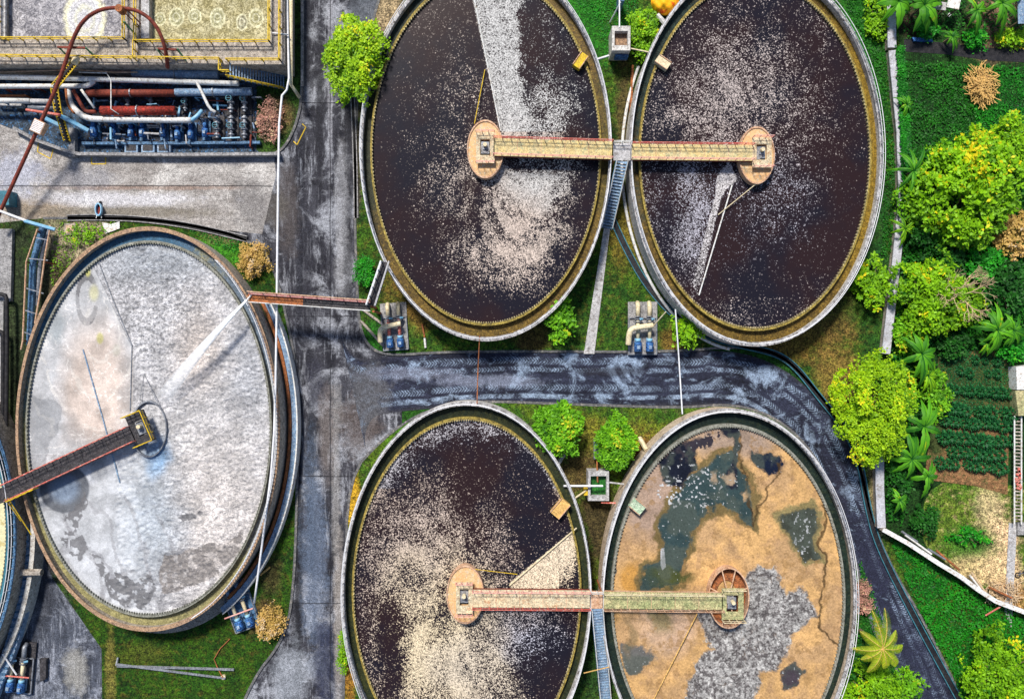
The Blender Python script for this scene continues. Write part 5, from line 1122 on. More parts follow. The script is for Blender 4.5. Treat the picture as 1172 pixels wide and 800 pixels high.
rod('white_rod', [(3, 748, 2.0), (19, 772, 1.6)], .09, 'rail', 'white rod leaning over the grimy pump set', 'rod')
tag(MB().prism(poly([(48, 752), (56, 752), (55, 775), (49, 778)]), .02, .5).build('rubble_block', 'deckdark'), 'dark block standing right of the grimy pump set', 'block')

# ---------------------------------------------------------------- boundary wall and garden side
def bwall(pts, w_, h_, label, m='wallpale'):
    k = [P(x, y, h_) for x, y in pts]; r = thing('boundary_wall', label, 'wall', (k[0].x, k[0].y, 0)); b = MB(); c = MB()
    for i, (a, e) in enumerate(zip(k[:-1], k[1:])):
        b.beam((a.x, a.y, h_ / 2 - .1), (e.x, e.y, h_ / 2 - .1), w_ * .75, h_ - .2); n = max(1, round((e - a).length / 3.2))
        for j in range(n):
            s_, t_ = a.lerp(e, j / n), a.lerp(e, (j + 1) / n - .004); c.beam((s_.x, s_.y, h_ - .05 + rnd.random() * .02), (t_.x, t_.y, h_ - .05), w_, .14)
    b.build('masonry', 'concretewarm', r); c.build('coping', m, r); return r
bwall([(1020, -20), (1021, 55)], .95, 1.1, 'grey wall segment under banana leaves at the top right')
bwall([(1021, 58), (1030, 150), (1033, 236)], .8, 1.05, 'creeper covered wall between the grey segment and the long pale wall')
bwall([(1032, 240), (1026, 300), (1018, 370), (1014, 405)], .95, 1.1, 'long pale wall between the lawn and the garden, right of the top right tank')
bwall([(1007, 520), (1007, 560), (1009, 604)], .95, 1.1, 'pale wall segment below the big yellow green tree')
bwall([(1011, 606), (1040, 622), (1075, 645), (1100, 660), (1120, 675), (1140, 688), (1185, 705)], .5, 1.6, 'thin white wall slanting away below the vacant plot', 'white')
# hedge strip growing over the wall is foliage
def leaves_mesh(pts, size, tint, seed, up=.5, asp=.55, quad=True):
    """pts (n,3): leaf positions; returns verts, faces, tints"""
    rs_ = np.random.RandomState(seed); n = len(pts); a = rs_.rand(n) * 2 * np.pi; el = (rs_.rand(n) - .35) * 1.3 * (1 - up)
    d1 = np.stack([np.cos(a) * np.cos(el), np.sin(a) * np.cos(el), np.sin(el)], 1)
    nz = rs_.randn(n, 3) * .6; nz[:, 2] = np.abs(nz[:, 2]) + up * 1.6; nz /= np.linalg.norm(nz, axis=1)[:, None]
    sd = np.cross(d1, nz); sd /= np.linalg.norm(sd, axis=1)[:, None] + 1e-9; s_ = size * (.6 + .8 * rs_.rand(n))[:, None]
    V = np.stack([pts, pts + d1 * s_ * .5 + sd * s_ * asp * .5, pts + d1 * s_, pts + d1 * s_ * .5 - sd * s_ * asp * .5], 1).reshape(-1, 3)
    F = np.arange(4 * n).reshape(-1, 4); return V, F, tint
def leaf_obj(name, V, F, tint, m, parent=None):
    me = bpy.data.meshes.new(name); me.vertices.add(len(V)); me.vertices.foreach_set('co', V.astype(np.float32).ravel())
    me.loops.add(F.size); me.loops.foreach_set('vertex_index', F.astype(np.int32).ravel()); me.polygons.add(len(F))
    me.polygons.foreach_set('loop_start', np.arange(0, F.size, 4, dtype=np.int32)); me.polygons.foreach_set('loop_total', np.full(len(F), 4, np.int32))
    me.update(calc_edges=True); a = me.attributes.new('tint', 'FLOAT', 'FACE'); a.data.foreach_set('value', np.clip(tint, 0, 1).astype(np.float32)); me.materials.append(m)
    o = bpy.data.objects.new(name, me); COL.objects.link(o)
    if parent: o.parent = parent; o.location = -Vector(parent.location)
    return o
def crown_pts(c, rx, ry, rz, n, seed, nl=14, lobe=.42, shell=.55, droop=0):
    rs_ = np.random.RandomState(seed); L_ = rs_.randn(nl, 3); L_ /= np.linalg.norm(L_, axis=1)[:, None]; L_ *= (.3 + .5 * rs_.rand(nl))[:, None]; L_[:, 2] = np.abs(L_[:, 2]) * .7
    li = rs_.randint(0, nl, n // 7 + 1); d_ = rs_.randn(len(li), 3); d_ /= np.linalg.norm(d_, axis=1)[:, None]; d_[:, 2] = np.where(rs_.rand(len(li)) < .75, np.abs(d_[:, 2]), d_[:, 2])
    rr = lobe * (shell + (1 - shell) * rs_.rand(len(li)) ** .5) * (.55 + .65 * rs_.rand(nl))[li]
    tw = L_[li] + d_ * rr[:, None]; tint_l = rs_.rand(nl)[li] * .4 + rs_.rand(len(li)) * .4 - .08
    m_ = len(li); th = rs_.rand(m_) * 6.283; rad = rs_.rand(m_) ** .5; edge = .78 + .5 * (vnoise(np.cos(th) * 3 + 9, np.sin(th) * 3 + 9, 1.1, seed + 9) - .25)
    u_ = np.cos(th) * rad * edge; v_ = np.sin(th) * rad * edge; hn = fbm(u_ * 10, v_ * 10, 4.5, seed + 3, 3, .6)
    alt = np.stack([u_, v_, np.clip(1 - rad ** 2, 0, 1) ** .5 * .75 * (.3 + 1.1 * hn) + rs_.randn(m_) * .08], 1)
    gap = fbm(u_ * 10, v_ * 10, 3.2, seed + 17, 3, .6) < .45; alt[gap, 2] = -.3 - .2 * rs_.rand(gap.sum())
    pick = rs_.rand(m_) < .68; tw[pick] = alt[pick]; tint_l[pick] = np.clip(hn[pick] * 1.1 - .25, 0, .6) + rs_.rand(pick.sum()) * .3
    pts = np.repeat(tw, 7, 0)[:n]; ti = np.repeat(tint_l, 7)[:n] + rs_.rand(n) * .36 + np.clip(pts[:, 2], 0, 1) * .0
    pts = pts * np.array([rx, ry, rz]) + np.array(c); pts += rs_.randn(n, 3) * .13; return pts, ti
def tree(px, py, rx, ry, h_, label, m, n=4500, leaf=.32, seed=1, nm='tree', cat='tree', grp=None, nl=14, lobe=.42, trunk=True, asp=.6, up=.5):
    rx *= 1.17; ry *= 1.17; nl = int(nl * 1.4); lobe *= .92; leaf *= 1.05; n = int(n * 1.15)
    rz = min(rx, ry) * S * .75; zc = max(h_ - rz, rz * .35); c = P(px, py, zc + rz * .4); rxm, rym = rx * S * (H - zc) / H, ry * S * (H - zc) / H
    o = thing(nm, label, cat, (c.x, c.y, 0.1), grp); pts, ti = crown_pts((c.x, c.y, zc), rxm, rym, rz, n, seed, nl, lobe)
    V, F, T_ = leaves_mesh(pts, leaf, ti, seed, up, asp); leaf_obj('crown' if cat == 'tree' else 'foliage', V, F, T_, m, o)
    if trunk:
        rs_ = np.random.RandomState(seed + 5); tr = .05 + .018 * max(rx, ry) * .5 * .3; b = MB().tube([(c.x, c.y, 0), (c.x + .1, c.y, zc * .6), (c.x, c.y, zc + rz * .2)], tr * 1.4, 8, r1=tr * .6); b.build('trunk', 'trunk', o)
        b = MB()
        for i in range(9):
            a = i * 2.4 + rs_.rand(); z0 = zc * (.5 + .05 * i); e = (c.x + rxm * .65 * math.cos(a), c.y + rym * .65 * math.sin(a), zc + rz * (.1 + .5 * rs_.rand()))
            b.tube([(c.x, c.y, min(z0, zc)), ((c.x + e[0]) / 2, (c.y + e[1]) / 2, (z0 + e[2]) / 2 + .2), e], tr * .5, 5, r1=tr * .15)
        b.build('limb', 'trunk', o)
    return o
G_ = 'trees in the garden right of the boundary wall'
tree(405, 65, 31, 47, 6.5, 'bright lime green tree standing beside the main road next to the top left tank', L['yellow'], 8000, .3, 11, nl=13, lobe=.42)
tree(417, 309, 10, 15, 2.2, 'small round green bush in the angle of the rusty footbridge', L['bright'], 1800, .2, 12, 'round_bush', 'bush', nl=10, lobe=.6, trunk=True)
tree(642, 366, 14, 24, 3.4, 'thin bright green sapling below the top left tank', L['mid'], 900, .38, 13, nl=9)
tree(785, 378, 16, 19, 3.0, 'small yellow green sapling beside the white pipe above the curved road', L['lime'], 600, .38, 14, nl=8)
tree(639, 492, 24, 30, 4.6, 'bright green tree with leaf whorls overhanging the cream foam tank', L['mid'], 3600, .36, 15, nl=13, lobe=.3)
tree(706, 507, 19, 28, 4.0, 'bushy green tree above the algae chamber', L['mid'], 4600, .3, 16, nl=13)
tree(737, 36, 17, 26, 3.0, 'green and yellow bush beside the orange tarpaulin', L['lime'], 2600, .28, 17, 'bush', 'bush', nl=10)
tree(1120, 215, 62, 62, 6.5, 'large spreading yellow green tree in the upper garden', L['lime'], 10000, .42, 18, nl=26, lobe=.28, grp=G_)
tree(1066, 338, 38, 42, 5.0, 'leafy green tree hugging the pale wall in the middle garden', L['lime'], 6500, .36, 19, nl=18, grp=G_)
tree(1002, 466, 40, 58, 7.0, 'big feathery yellow green tree over the wall beside the curved road', L['yellow'], 12000, .27, 20, nl=20, lobe=.33, grp=G_)
tree(999, 325, 17, 26, 3.0, 'small yellow green tree left of the pale wall', L['lime'], 1500, .36, 21, nl=9, grp=G_)
tree(1150, 780, 38, 52, 5.5, 'bright green tree in the bottom right corner', L['lime'], 6500, .32, 22, nl=18)
tree(1000, 795, 36, 32, 3.0, 'orange and green bush under the yellow palm', L['lime'], 5000, .28, 23, 'bush', 'bush', nl=14)
tree(1152, 330, 26, 30, 3.4, 'dark green shrub by the right edge, middle garden', L['dark'], 3000, .36, 24, 'shrub', 'shrub', nl=12, grp=G_)
tree(1100, 262, 32, 24, 3.4, 'green shrub below the large spreading tree', L['mid'], 2600, .36, 25, 'shrub', 'shrub', nl=12, grp=G_)
tree(1060, 255, 20, 34, 3.0, 'dark green shrub beside the wall left of the spreading tree', L['dark'], 2200, .34, 26, 'shrub', 'shrub', nl=12, grp=G_)
tree(1108, 348, 20, 26, 4.0, 'thin yellow green tree with the bare twig crown', L['lime'], 1500, .34, 27, nl=10, lobe=.3, grp=G_)
tree(290, 296, 17, 20, 1.8, 'pinkish flowering shrub between the milky tank and the main road', L['gold'], 2600, .2, 28, 'flowering_shrub', 'shrub', nl=10)
tree(310, 712, 15, 20, 1.8, 'cream flowering shrub on the strip beside the main road, by the lower left pump set', L['gold'], 2400, .2, 29, 'flowering_shrub', 'shrub', nl=10)
tree(309, 138, 14, 22, 1.6, 'pink flowering shrub in the planting bed beside the valve stacks', L['pink'], 2600, .2, 30, 'flowering_shrub', 'shrub', nl=10)
tree(987, 676, 8, 12, 1.5, 'upper pink flowering shrub at the right rim of the sludge tank', L['pink'], 900, .18, 31, 'flowering_shrub', 'shrub', nl=7)
tree(989, 693, 9, 11, 1.5, 'lower pink flowering shrub at the right rim of the sludge tank', L['pink'], 900, .18, 32, 'flowering_shrub', 'shrub', nl=7)
tree(393, 748, 6, 22, 1.2, 'small green bush squeezed left of the cream foam tank', L['lime'], 800, .2, 33, 'bush', 'bush', nl=7)
tree(1110, 615, 22, 10, .8, 'low bright green bush on the vacant plot', L['bright'], 800, .26, 34, 'bush', 'bush', nl=8)
tree(1060, 598, 16, 18, 1.4, 'dark bush left of the vacant plot, near the wall corner', L['dark'], 1400, .3, 35, 'bush', 'bush', nl=8)
tree(1118, 44, 12, 12, 1.5, 'fresh green bush above the dark ditch', L['bright'], 800, .32, 36, 'bush', 'bush', nl=8)
tree(1160, 45, 18, 10, 1.3, 'bright green bush at the top right edge above the ditch', L['lime'], 800, .28, 37, 'bush', 'bush', nl=8)
tree(1063, 34, 10, 10, 1.3, 'small green bush between banana plants at the top right', L['bright'], 500, .34, 38, 'bush', 'bush', nl=7)
tree(98, 268, 22, 12, .7, 'pale green weed clump on the planted strip above the milky tank', L['lime'], 500, .22, 39, 'weed_clump', 'plant', nl=10)
for k_, (x, y, a_, b_, h_, m_, n_, lab) in enumerate([
    (1090, 190, 26, 26, 3.6, 'mid', 2600, 'green shrub at the upper left foot of the large spreading tree'),
    (1160, 268, 22, 26, 3.2, 'gold', 1500, 'orange tinged shrub at the right edge below the spreading tree'),
    (1162, 160, 18, 30, 4.2, 'lime', 2400, 'lime green tree at the right edge above the spreading tree'),
    (1045, 232, 16, 22, 2.8, 'mid', 1500, 'mid green shrub against the upper end of the long pale wall'),
    (1086, 300, 16, 18, 2.4, 'dark', 1300, 'dark leafy shrub above the bare twig crown'),
    (1128, 300, 20, 20, 2.8, 'bright', 1600, 'fresh green shrub right of the bare twig crown'),
    (1040, 385, 16, 22, 2.6, 'mid', 1500, 'green shrub beside the lower end of the long pale wall'),
    (1095, 395, 16, 14, 2.0, 'dark', 1100, 'dark shrub along the top of the vegetable bed'),
    (1160, 400, 14, 14, 2.0, 'bright', 900, 'bright shrub above the white canopy at the right edge'),
    (1030, 545, 14, 26, 2.2, 'dark', 1400, 'dark shrub beneath the lower banana clump'),
    (1072, 452, 14, 26, 2.4, 'mid', 1500, 'mid green shrub along the left edge of the vegetable bed'),
    (1005, 20, 14, 22, 1.6, 'lime', 1000, 'yellow tinged bush left of the grey wall at the top'),
    (1040, 790, 18, 22, 1.8, 'mid', 1300, 'green shrub at the road edge below the yellow palm'),
    (975, 745, 10, 30, 1.4, 'dark', 1000, 'dark shrub between the sludge tank and the yellow palm'),
    (1035, 450, 14, 24, 3.4, 'lime', 1600, 'lime green bush behind the big feathery tree'),
    ]): tree(x, y, a_, b_, h_, lab, L[m_], n_, .34, 70 + k_, 'shrub', 'shrub', nl=9, grp='shrubs of the garden')
# bare twig crown
r = thing('bare_tree', 'bare tan twig crown with no leaves beside the thin yellow green tree', 'tree', P(1098, 325)); b = MB()
def twig(p, d_, l, rad, n):
    if n == 0: return
    e = p + d_ * l; b.tube([p, e], rad, 4, r1=rad * .7)
    for i in range(3 if n > 2 else 2):
        nd = (d_ + Vector((rnd.uniform(-.9, .9), rnd.uniform(-.9, .9), rnd.uniform(-.1, .5)))).normalized(); twig(e, nd, l * .78, rad * .7, n - 1)
b.tube([P(1098, 345, 0), P(1098, 340, 3)], .15, 6)
for i in range(5):
    a = i * 1.26; twig(P(1098, 338, 3), Vector((math.cos(a), math.sin(a) + .3, .5)).normalized(), 1.2, .07, 5)
b.build('branch', 'twig', r)
# banana plants
def banana(px, py, label, n, ln, seed, h_=2.6, m='banana', wd=.5, fr=None):
    rs_ = random.Random(seed); c = P(px, py, h_); r = thing('banana_plant', label, 'banana plant', (c.x, c.y, 0), 'banana plants in the garden')
    MB().tube([(c.x, c.y, 0), (c.x, c.y, h_)], .16, 8, r1=.08).build('stem', 'trunk', r); mm = L[m]
    n = int(n * 1.6)
    for i in range(n):
        a = (fr[i] if fr else i * 137.5 + rs_.uniform(-18, 18)); a = R(a); l = ln * rs_.uniform(.5, 1.15); b = []; F = []; K = 12; T_ = []
        up = rs_.uniform(.5, 1.1); w_ = wd * rs_.uniform(.85, 1.1); tone = rs_.uniform(.2, .8)
        for k in range(K + 1):
            f = k / K; rr = l * f; z_ = h_ + l * (up * f * .9 - 1.15 * f * f); wv = w_ * min(1, f * 6 + .08) * (1 - max(0, f - .55) / .46) ** .7 if f < 1 else .02
            jag = 1 + rs_.uniform(-.35, .15); ca, sa = math.cos(a), math.sin(a); px_, py_ = c.x + ca * rr, c.y + sa * rr * 1.25
            b += [(px_ - sa * wv * jag, py_ + ca * wv * jag, z_ - wv * .25), (px_, py_, z_ + .03), (px_ + sa * wv * jag, py_ - ca * wv * jag, z_ - wv * .25)]
        for k in range(K):
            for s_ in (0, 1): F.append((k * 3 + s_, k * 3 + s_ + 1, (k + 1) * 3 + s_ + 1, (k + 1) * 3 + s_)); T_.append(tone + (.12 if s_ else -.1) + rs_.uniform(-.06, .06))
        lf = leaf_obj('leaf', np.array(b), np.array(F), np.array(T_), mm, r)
        mr = MB().tube([b[k * 3 + 1] for k in range(0, K + 1)], .03, 4, r1=.012); x = mr.build('midrib', L['banana'], None); x.parent = lf
banana(1046, 196, 'banana plant by the wall left of the large spreading tree', 11, 2.5, 41, 3, wd=.24)
banana(1058, 6, 'largest banana plant at the top right beside the grey wall', 8, 2.6, 42, 3.0)
banana(1029, 2, 'banana plant overhanging the grey wall at the top', 6, 2.0, 43, 3.0)
banana(1090, 42, 'small banana plant above the dark ditch', 6, 1.4, 44, 1.8, wd=.2)
banana(1147, 4, 'banana plant at the top edge near the blue roof', 6, 2.6, 45, 3.0, wd=.4)
banana(1055, 405, 'banana plant above the vegetable bed beside the big feathery tree', 10, 2.7, 46, 3, wd=.34)
banana(1062, 430, 'yellowing banana plant right of the big feathery tree', 7, 1.8, 47, 2.4, 'lime', .25)
banana(1142, 378, 'dark green leafy plant at the right edge above the vegetable bed', 10, 2.6, 48, 2.6, wd=.32)
banana(1058, 488, 'upper banana plant of the clump left of the vegetable bed', 8, 2.8, 49, 3.0, wd=.4)
banana(1044, 525, 'lower banana plant of the clump left of the vegetable bed', 9, 2.6, 50, 2.8, wd=.36)
banana(1030, 572, 'small bright banana plant near the wall corner', 7, 1.5, 51, 2, wd=.24)
banana(1130, 392, 'low pale green plant at the top of the vegetable bed', 8, 1.5, 52, 1.6, wd=.25)
banana(1036, 262, 'tattered banana plant leaning over the long pale wall', 5, 1.6, 53, 2.2, 'lime', .2)
banana(1012, 440, 'banana plant half hidden under the feathery tree', 5, 1.6, 54, 2.2, wd=.3)
banana(1048, 222, 'banana plant in shade just below the one left of the spreading tree', 6, 2.0, 61, 2.4, wd=.26)
banana(1038, 120, 'banana shoot beside the creeper covered wall', 6, 1.4, 62, 1.8, wd=.2)
banana(1062, 545, 'banana plant at the lower left corner of the vegetable bed', 6, 1.9, 63, 2.2, wd=.3)
banana(1160, 378, 'banana plant touching the right edge above the vegetable bed', 7, 2.1, 64, 2.6, wd=.3)
banana(1118, 12, 'banana plant beside the white corrugated roof sheet', 6, 1.9, 65, 2.2, wd=.3)
# palm
def palm(px, py, label, n, ln, seed, h_=6, m='palm'):
    rs_ = random.Random(seed); c = P(px, py, h_); r = thing('palm_tree', label, 'palm', (c.x, c.y, 0)); MB().tube([(c.x, c.y, 0), (c.x, c.y, h_)], .25, 8, r1=.15).build('trunk', 'trunk', r)
    for i in range(n):
        a = i * 2 * math.pi / n + rs_.uniform(-.15, .15); l = ln * rs_.uniform(.7, 1.15); ca, sa = math.cos(a), math.sin(a); V = []; F = []; T_ = []; K = 46; spine = []; tone = rs_.uniform(.35, .8)
        for k in range(K):
            f = k / (K - 1); rr = l * f; q_ = Vector((c.x + ca * rr, c.y + sa * rr * 1.25, h_ + l * (.5 * f - .95 * f * f))); spine.append(q_)
            ll = .62 * math.sin(math.pi * min(1, .12 + f * .88)) ** .6
            for s_ in (1, -1):
                d_ = Vector((ca * .55 - sa * s_, sa * .55 + ca * s_, -.35)).normalized(); o = len(V); w_ = Vector((ca, sa, 0)) * .035
                V += [q_ - w_, q_ + w_, q_ + d_ * ll + w_ * .3, q_ + d_ * ll - w_ * .3]; F.append((o, o + 1, o + 2, o + 3)); T_.append(tone + rs_.uniform(-.3, .3))
        fo = leaf_obj('frond', np.array(V), np.array(F), np.array(T_), L[m], r); x = MB().tube(spine[::3], .03, 4).build('rib', 'straw'); x.parent = fo
palm(1010, 742, 'yellow green palm tree between the sludge tank and the curved road', 10, 2.9, 60, 6)
# ground cover
def scatter(pts, dens, z0, z1, seed, size, m, label, cat, nm, holes=()):
    q_ = np.array(pts, float); x0, y0 = q_.min(0); x1, y1 = q_.max(0); n = int((x1 - x0) * (y1 - y0) * S * S * dens); rs_ = np.random.RandomState(seed)
    X = x0 + rs_.rand(n) * (x1 - x0); Y = y0 + rs_.rand(n) * (y1 - y0); k = inpoly(X, Y, pts)
    for h_ in holes: k &= ~inpoly(X, Y, h_)
    nz = fbm(X, Y, 14, seed); X, Y, nz = X[k], Y[k], nz[k]; Z = z0 + (z1 - z0) * np.clip((nz - .25) * 2 * rs_.rand(len(X)) ** .5, 0, 1)
    p3 = np.stack([(X - 586) * S, (400 - Y) * S, Z], 1); ti = np.clip((nz - .3) * 1.6, 0, 1) * .6 + rs_.rand(len(X)) * .4; V, F, T_ = leaves_mesh(p3, size, ti, seed, .6)
    return stuff(leaf_obj(nm, V, F, T_, m), label, cat)
BED = [(1066, 398), (1200, 398), (1200, 720), (1140, 690), (1085, 655), (1050, 620), (1060, 540)]
scatter([(1036, 72), (1110, 75), (1130, 130), (1100, 175), (1034, 190)], 60, .12, .7, 1, .26, L['cover'], 'dense dark green ground cover between the ditch and the spreading tree', 'ground cover', 'ground_cover')
scatter([(1112, 75), (1172, 78), (1200, 200), (1140, 160), (1118, 150), (1110, 110)], 60, .12, .5, 2, .24, L['bright'], 'brighter green ground cover right of the straw pile', 'ground cover', 'ground_cover')
scatter([(1034, 175), (1190, 160), (1190, 420), (1075, 400), (1030, 600), (1012, 590), (1018, 420), (1032, 280)], 45, .12, 1.2, 3, .34, L['cover'], 'tangled dark undergrowth beneath the garden trees', 'undergrowth', 'undergrowth', [BED])
scatter([(1016, 612), (1060, 640), (1110, 675), (1180, 712), (1240, 740), (1240, 860), (1125, 860), (1085, 760), (1050, 695)], 60, .12, .6, 4, .28, L['bright'], 'lush green ground cover below the slanting white wall', 'ground cover', 'ground_cover')
scatter([(950, -20), (1014, -20), (1022, 60), (1030, 200), (1024, 280), (1008, 300), (1014, 180), (1000, 80), (975, 20)], 55, .12, .5, 5, .24, L['cover'], 'green weeds between the top right tank and the wall', 'weeds', 'weeds')
scatter([(1020, 58), (1028, 58), (1036, 165), (1038, 236), (1028, 240), (1024, 150)], 230, 1.15, 1.6, 6, .24, L['bright'], 'bright green creeper covering the wall below the grey segment', 'creeper', 'creeper')
scatter([(640, -20), (735, -20), (722, 40), (714, 70), (698, 60), (680, 30)], 50, .12, .35, 7, .2, L['bright'], 'lush grass between the two top tanks', 'grass', 'tall_grass')
scatter([(984, 640), (1040, 800), (1040, 860), (950, 860), (982, 760)], 50, .12, .5, 8, .24, L['cover'], 'green weeds between the sludge tank and the curved road', 'weeds', 'weeds')
scatter([(1075, 400), (1156, 400), (1152, 470), (1072, 470)], 40, .17, .4, 9, .2, L['crop'], 'low dark weeds over the upper vegetable bed', 'weeds', 'weeds')
scatter([(1030, -20), (1180, -20), (1180, 48), (1034, 45)], 14, .12, .5, 10, .3, L['cover'], 'scattered weeds on the brown soil at the top right', 'weeds', 'weeds')
scatter([(70, 255), (150, 254), (130, 262), (100, 275), (60, 330), (58, 290)], 20, .12, .4, 11, .2, L['lime'], 'pale weeds beside the blue channel of the milky tank', 'weeds', 'weeds')
scatter([(215, 262), (280, 276), (276, 290), (262, 288), (235, 274)], 40, .12, .35, 12, .18, L['bright'], 'bright grass tuft strip above the milky tank', 'grass', 'tall_grass')
# straw pile
r = thing('straw_pile', 'heap of dry orange straw on the green ground cover', 'straw pile', P(1124, 97)); b = MB()
for i in range(420):
    a = rnd.random() * 6.283; q_ = rnd.random() ** .6; x, y = 1124 + 16 * q_ * math.cos(a), 98 + 22 * q_ * math.sin(a); p_ = P(x, y, .5 + .9 * (1 - q_) + rnd.random() * .2); t_ = rnd.random() * 6.283; l = rnd.uniform(.4, 1.1)
    b.beam(p_, p_ + Vector((math.cos(t_) * l, math.sin(t_) * l, rnd.uniform(-.2, .25))), .07, .03)
b.build('straw', 'straw', r); MB().cyl(P(1124, 98, .1), 1.2, .8, 12, 1.7, r2=.6).build('core', 'soil', r)
# crops
rs_ = np.random.RandomState(9); n = 110; a = rs_.rand(n) * 6.283; el = np.arccos(rs_.rand(n)); pp = np.stack([np.cos(a) * np.sin(el) * .27, np.sin(a) * np.sin(el) * .4, np.cos(el) * .45 + .1], 1)
V, F, T_ = leaves_mesh(pp, .25, rs_.rand(n), 9, .4); cp = leaf_obj('crop_plant', V, F, T_, L['crop']); first = True
ROWS = [(412, 1090, 1150, 12, .75, 'topmost faint'), (426, 1088, 1152, 10, .85, 'second'), (447, 1084, 1156, 8.5, 1, 'third'), (470, 1080, 1156, 7.5, 1.15, 'fourth'), (484, 1078, 1156, 7.5, 1.15, 'fifth'), (502, 1078, 1155, 7.5, 1.25, 'sixth'), (518, 1086, 1150, 8, 1.1, 'seventh'), (533, 1074, 1150, 8, 1.1, 'lowest')]
for (y, x0, x1, st, sc, nm_) in ROWS:
    x = x0
    while x < x1:
        if rnd.random() > (.25 if sc < .9 else .07):
            o = cp if first else cp.copy()
            if not first: COL.objects.link(o)
            first = False; q_ = P(x + rnd.uniform(-1.5, 1.5), y + (x - 1110) * .08 + rnd.uniform(-1.2, 1.2)); o.location = (q_.x, q_.y, .17); o.rotation_euler = (0, 0, rnd.random() * .6); k = sc * 1.12 * rnd.uniform(.85, 1.2); o.scale = (k, k, k)
            tag(o, f'round leafy vegetable plant in the {nm_} row of the vegetable bed', 'vegetable plant', 'vegetable plants in rows')
        x += st
# furrow soil strips
struct(MB().prism(poly([(1062, 543), (1150, 553), (1150, 560), (1062, 549)]), .15, .22).build('soil_ridge', 'soil'))
# right-edge bits
def slab(pts, z0, z1, m, nm, label, cat): return tag(MB().prism(poly(pts, z1), z0, z1).build(nm, m), label, cat)
def corr(px, py, w_, h_, rot, z, m, label):
    c = P(px, py, z); o = thing('roof_sheet', label, 'roof sheet', (c.x, c.y, 0)); b = MB(); n = 12; rr = R(rot); dx = Vector((math.cos(rr), math.sin(rr), 0)); dy = Vector((-dx.y, dx.x, 0)); W_, H_ = w_ * S, h_ * S; vs = []
    for i in range(n * 2 + 1):
        x = (i / (2 * n) - .5) * W_; q_ = c + dx * x + Vector((0, 0, .06 * (i % 2))); vs += [q_ - dy * H_ / 2, q_ + dy * H_ / 2, q_ + dy * H_ / 2 - Vector((0, 0, .03)), q_ - dy * H_ / 2 - Vector((0, 0, .03))]
    fs = []
    for i in range(n * 2):
        for k in range(4): fs.append((i * 4 + k, (i + 1) * 4 + k, (i + 1) * 4 + (k + 1) % 4, i * 4 + (k + 1) % 4))
    b.add(vs, fs).build('sheet', m, o); b = MB()
    for u in (-.4, .4):
        for v in (-.4, .4): q_ = c + dx * u * W_ + dy * v * H_; b.beam((q_.x, q_.y, 0), (q_.x, q_.y, z), .12, .12)
    b.build('post', 'trunk', o)
corr(1092, 3, 14, 14, -12, 2.2, 'white', 'white corrugated roof sheet at the top edge of the garden')
corr(1076, 7, 14, 9, -8, 1.8, 'concretepale', 'tan roof sheet left of the white corrugated one')
corr(1172, 10, 14, 34, 2, 2.4, 'paleblue', 'pale blue roof sheet cut by the right edge at the top')
slab([(1084, 17), (1087, 15), (1089, 17), (1086, 20)], .1, .2, 'white', 'paper_scrap', 'small white scrap below the white corrugated sheet', 'scrap')
slab([(1044, 43), (1066, 44), (1068, 48), (1046, 47)], .2, .5, 'blue', 'tarpaulin', 'blue plastic strip on the edge of the dark ditch', 'tarpaulin')
slab([(1163, 420), (1180, 418), (1180, 446), (1164, 446)], .1, 1.6, 'white', 'canopy', 'white canopy at the right edge beside the vegetable bed', 'canopy')
slab([(1162, 447), (1180, 447), (1180, 475), (1166, 476)], .1, 1.5, M['deckgreen'], 'canopy', 'green canopy just below the white one at the right edge', 'canopy')
r = thing('slat_fence', 'weathered slatted fence with red scraps along the right edge', 'fence', P(1162, 520)); b = MB(); b2 = MB(); b3 = MB()
for i in range(30): y = 478 + i * 4.0; b.beam(P(1160, y, .9), P(1170, y + .5, .9), .16, .05)
for x in (1161, 1169): b2.beam(P(x, 476, .95), P(x, 600, .95), .14, .1)
for i in range(9): b3.box(P(1165 + rnd.uniform(-3, 3), 538 + i * 2.6, 1.0), .5, .25, .15, rnd.random() * 3)
b.build('slat', 'concretewarm', r); b2.build('rail', 'white', r); b3.build('scrap', 'red', r)
slab([(1155, 598), (1164, 600), (1158, 720), (1150, 700)], .1, .25, 'concretepale', 'paving_strip', 'pale concrete strip along the right edge of the vacant plot', 'paving')
slab([(1165, 598), (1185, 598), (1185, 612), (1165, 612)], .1, .6, 'concrete', 'concrete_block', 'grey block at the right edge above the concrete strip', 'block')
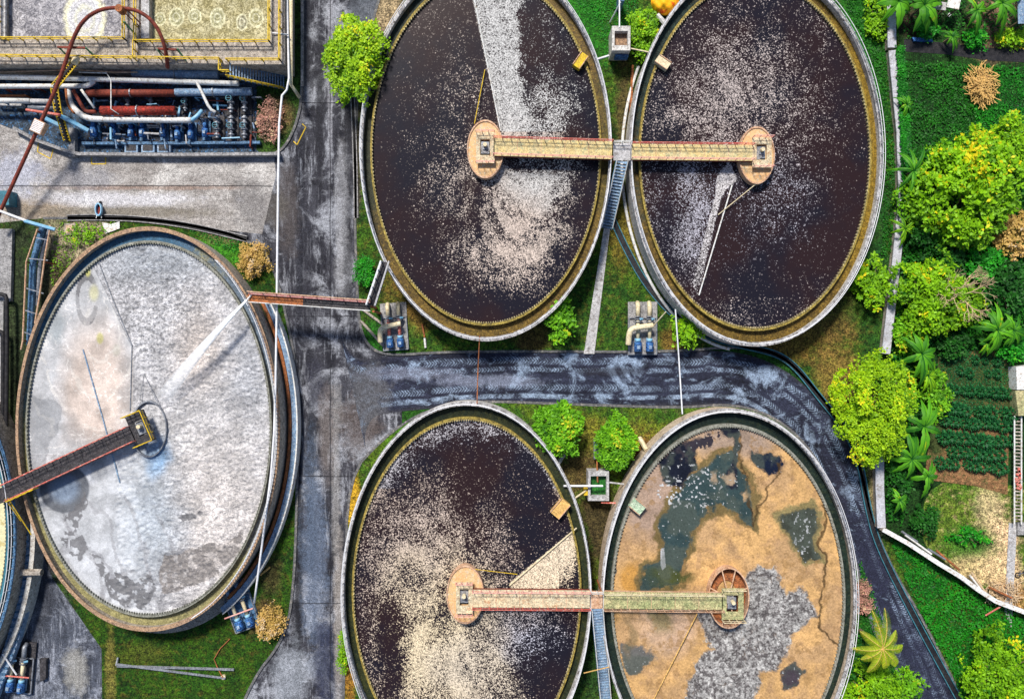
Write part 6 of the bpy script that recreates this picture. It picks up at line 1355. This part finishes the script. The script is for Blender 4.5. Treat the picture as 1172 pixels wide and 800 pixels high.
# motorbike-like dark object
c = P(1168, 657); o = thing('parked_bicycle', 'dark bicycle lying at the right edge of the vacant plot', 'bicycle', (c.x, c.y, 0)); 
for dx_ in (-.5, .5):
    b = MB().ring((c.x + dx_, c.y, 0), (.32, .32), (.24, .24), .28, .34, 16); b.build('wheel', 'black', o)
MB().beam((c.x - .5, c.y, .35), (c.x + .1, c.y + .3, .35), .06, .06).beam((c.x + .1, c.y + .3, .35), (c.x + .5, c.y, .35), .06, .06).build('frame', 'steel', o)
MB().beam((c.x - .3, c.y + .1, .4), (c.x - .3, c.y + .5, .4), .05, .05).build('handlebar', 'steel', o); MB().box((c.x + .1, c.y + .38, .4), .25, .14, .08).build('saddle', 'black', o)
G2 = 'loose planks along the slanting wall'
for i, (x0, y0, x1, y1, m_, lab) in enumerate(((1036, 612, 1066, 634, 'white', 'long whitewashed plank at the upper end of the slanting wall'), (1032, 608, 1050, 620, 'steel', 'short grey plank near the wall corner'), (1062, 628, 1082, 640, 'steel', 'grey plank in the middle of the slanting wall'), (1072, 630, 1098, 652, 'rust', 'rusty plank beside the middle of the slanting wall'), (1110, 658, 1122, 674, 'white', 'white plank leaning at the lower vacant plot'), (1112, 655, 1128, 678, 'twig', 'tan plank next to the white leaning plank'), (1132, 672, 1158, 684, 'rust', 'rusty plank heap end by the lower right'))):
    rod('plank', [(x0, y0, 1.0), (x1, y1, 1.0)], .13, m_, lab, 'plank', G2)
rod('fallen_branch', [(1128, 704, .5), (1145, 694, 1.2)], .09, 'red', 'red rod leaning on the slanting wall from the green cover', 'rod')
r = thing('scrub_heap', 'heap of dry brown sticks in the lower corner of the vacant plot', 'stick heap', P(1145, 680)); b = MB()
for i in range(160):
    p_ = P(rnd.uniform(1128, 1166), rnd.uniform(668, 688), rnd.uniform(.2, .7)); t_ = rnd.random() * 6.28; l = rnd.uniform(.4, 1.0); b.beam(p_, p_ + Vector((math.cos(t_) * l, math.sin(t_) * l, rnd.uniform(-.1, .3))), .06, .04)
b.build('stick', 'twig', r)
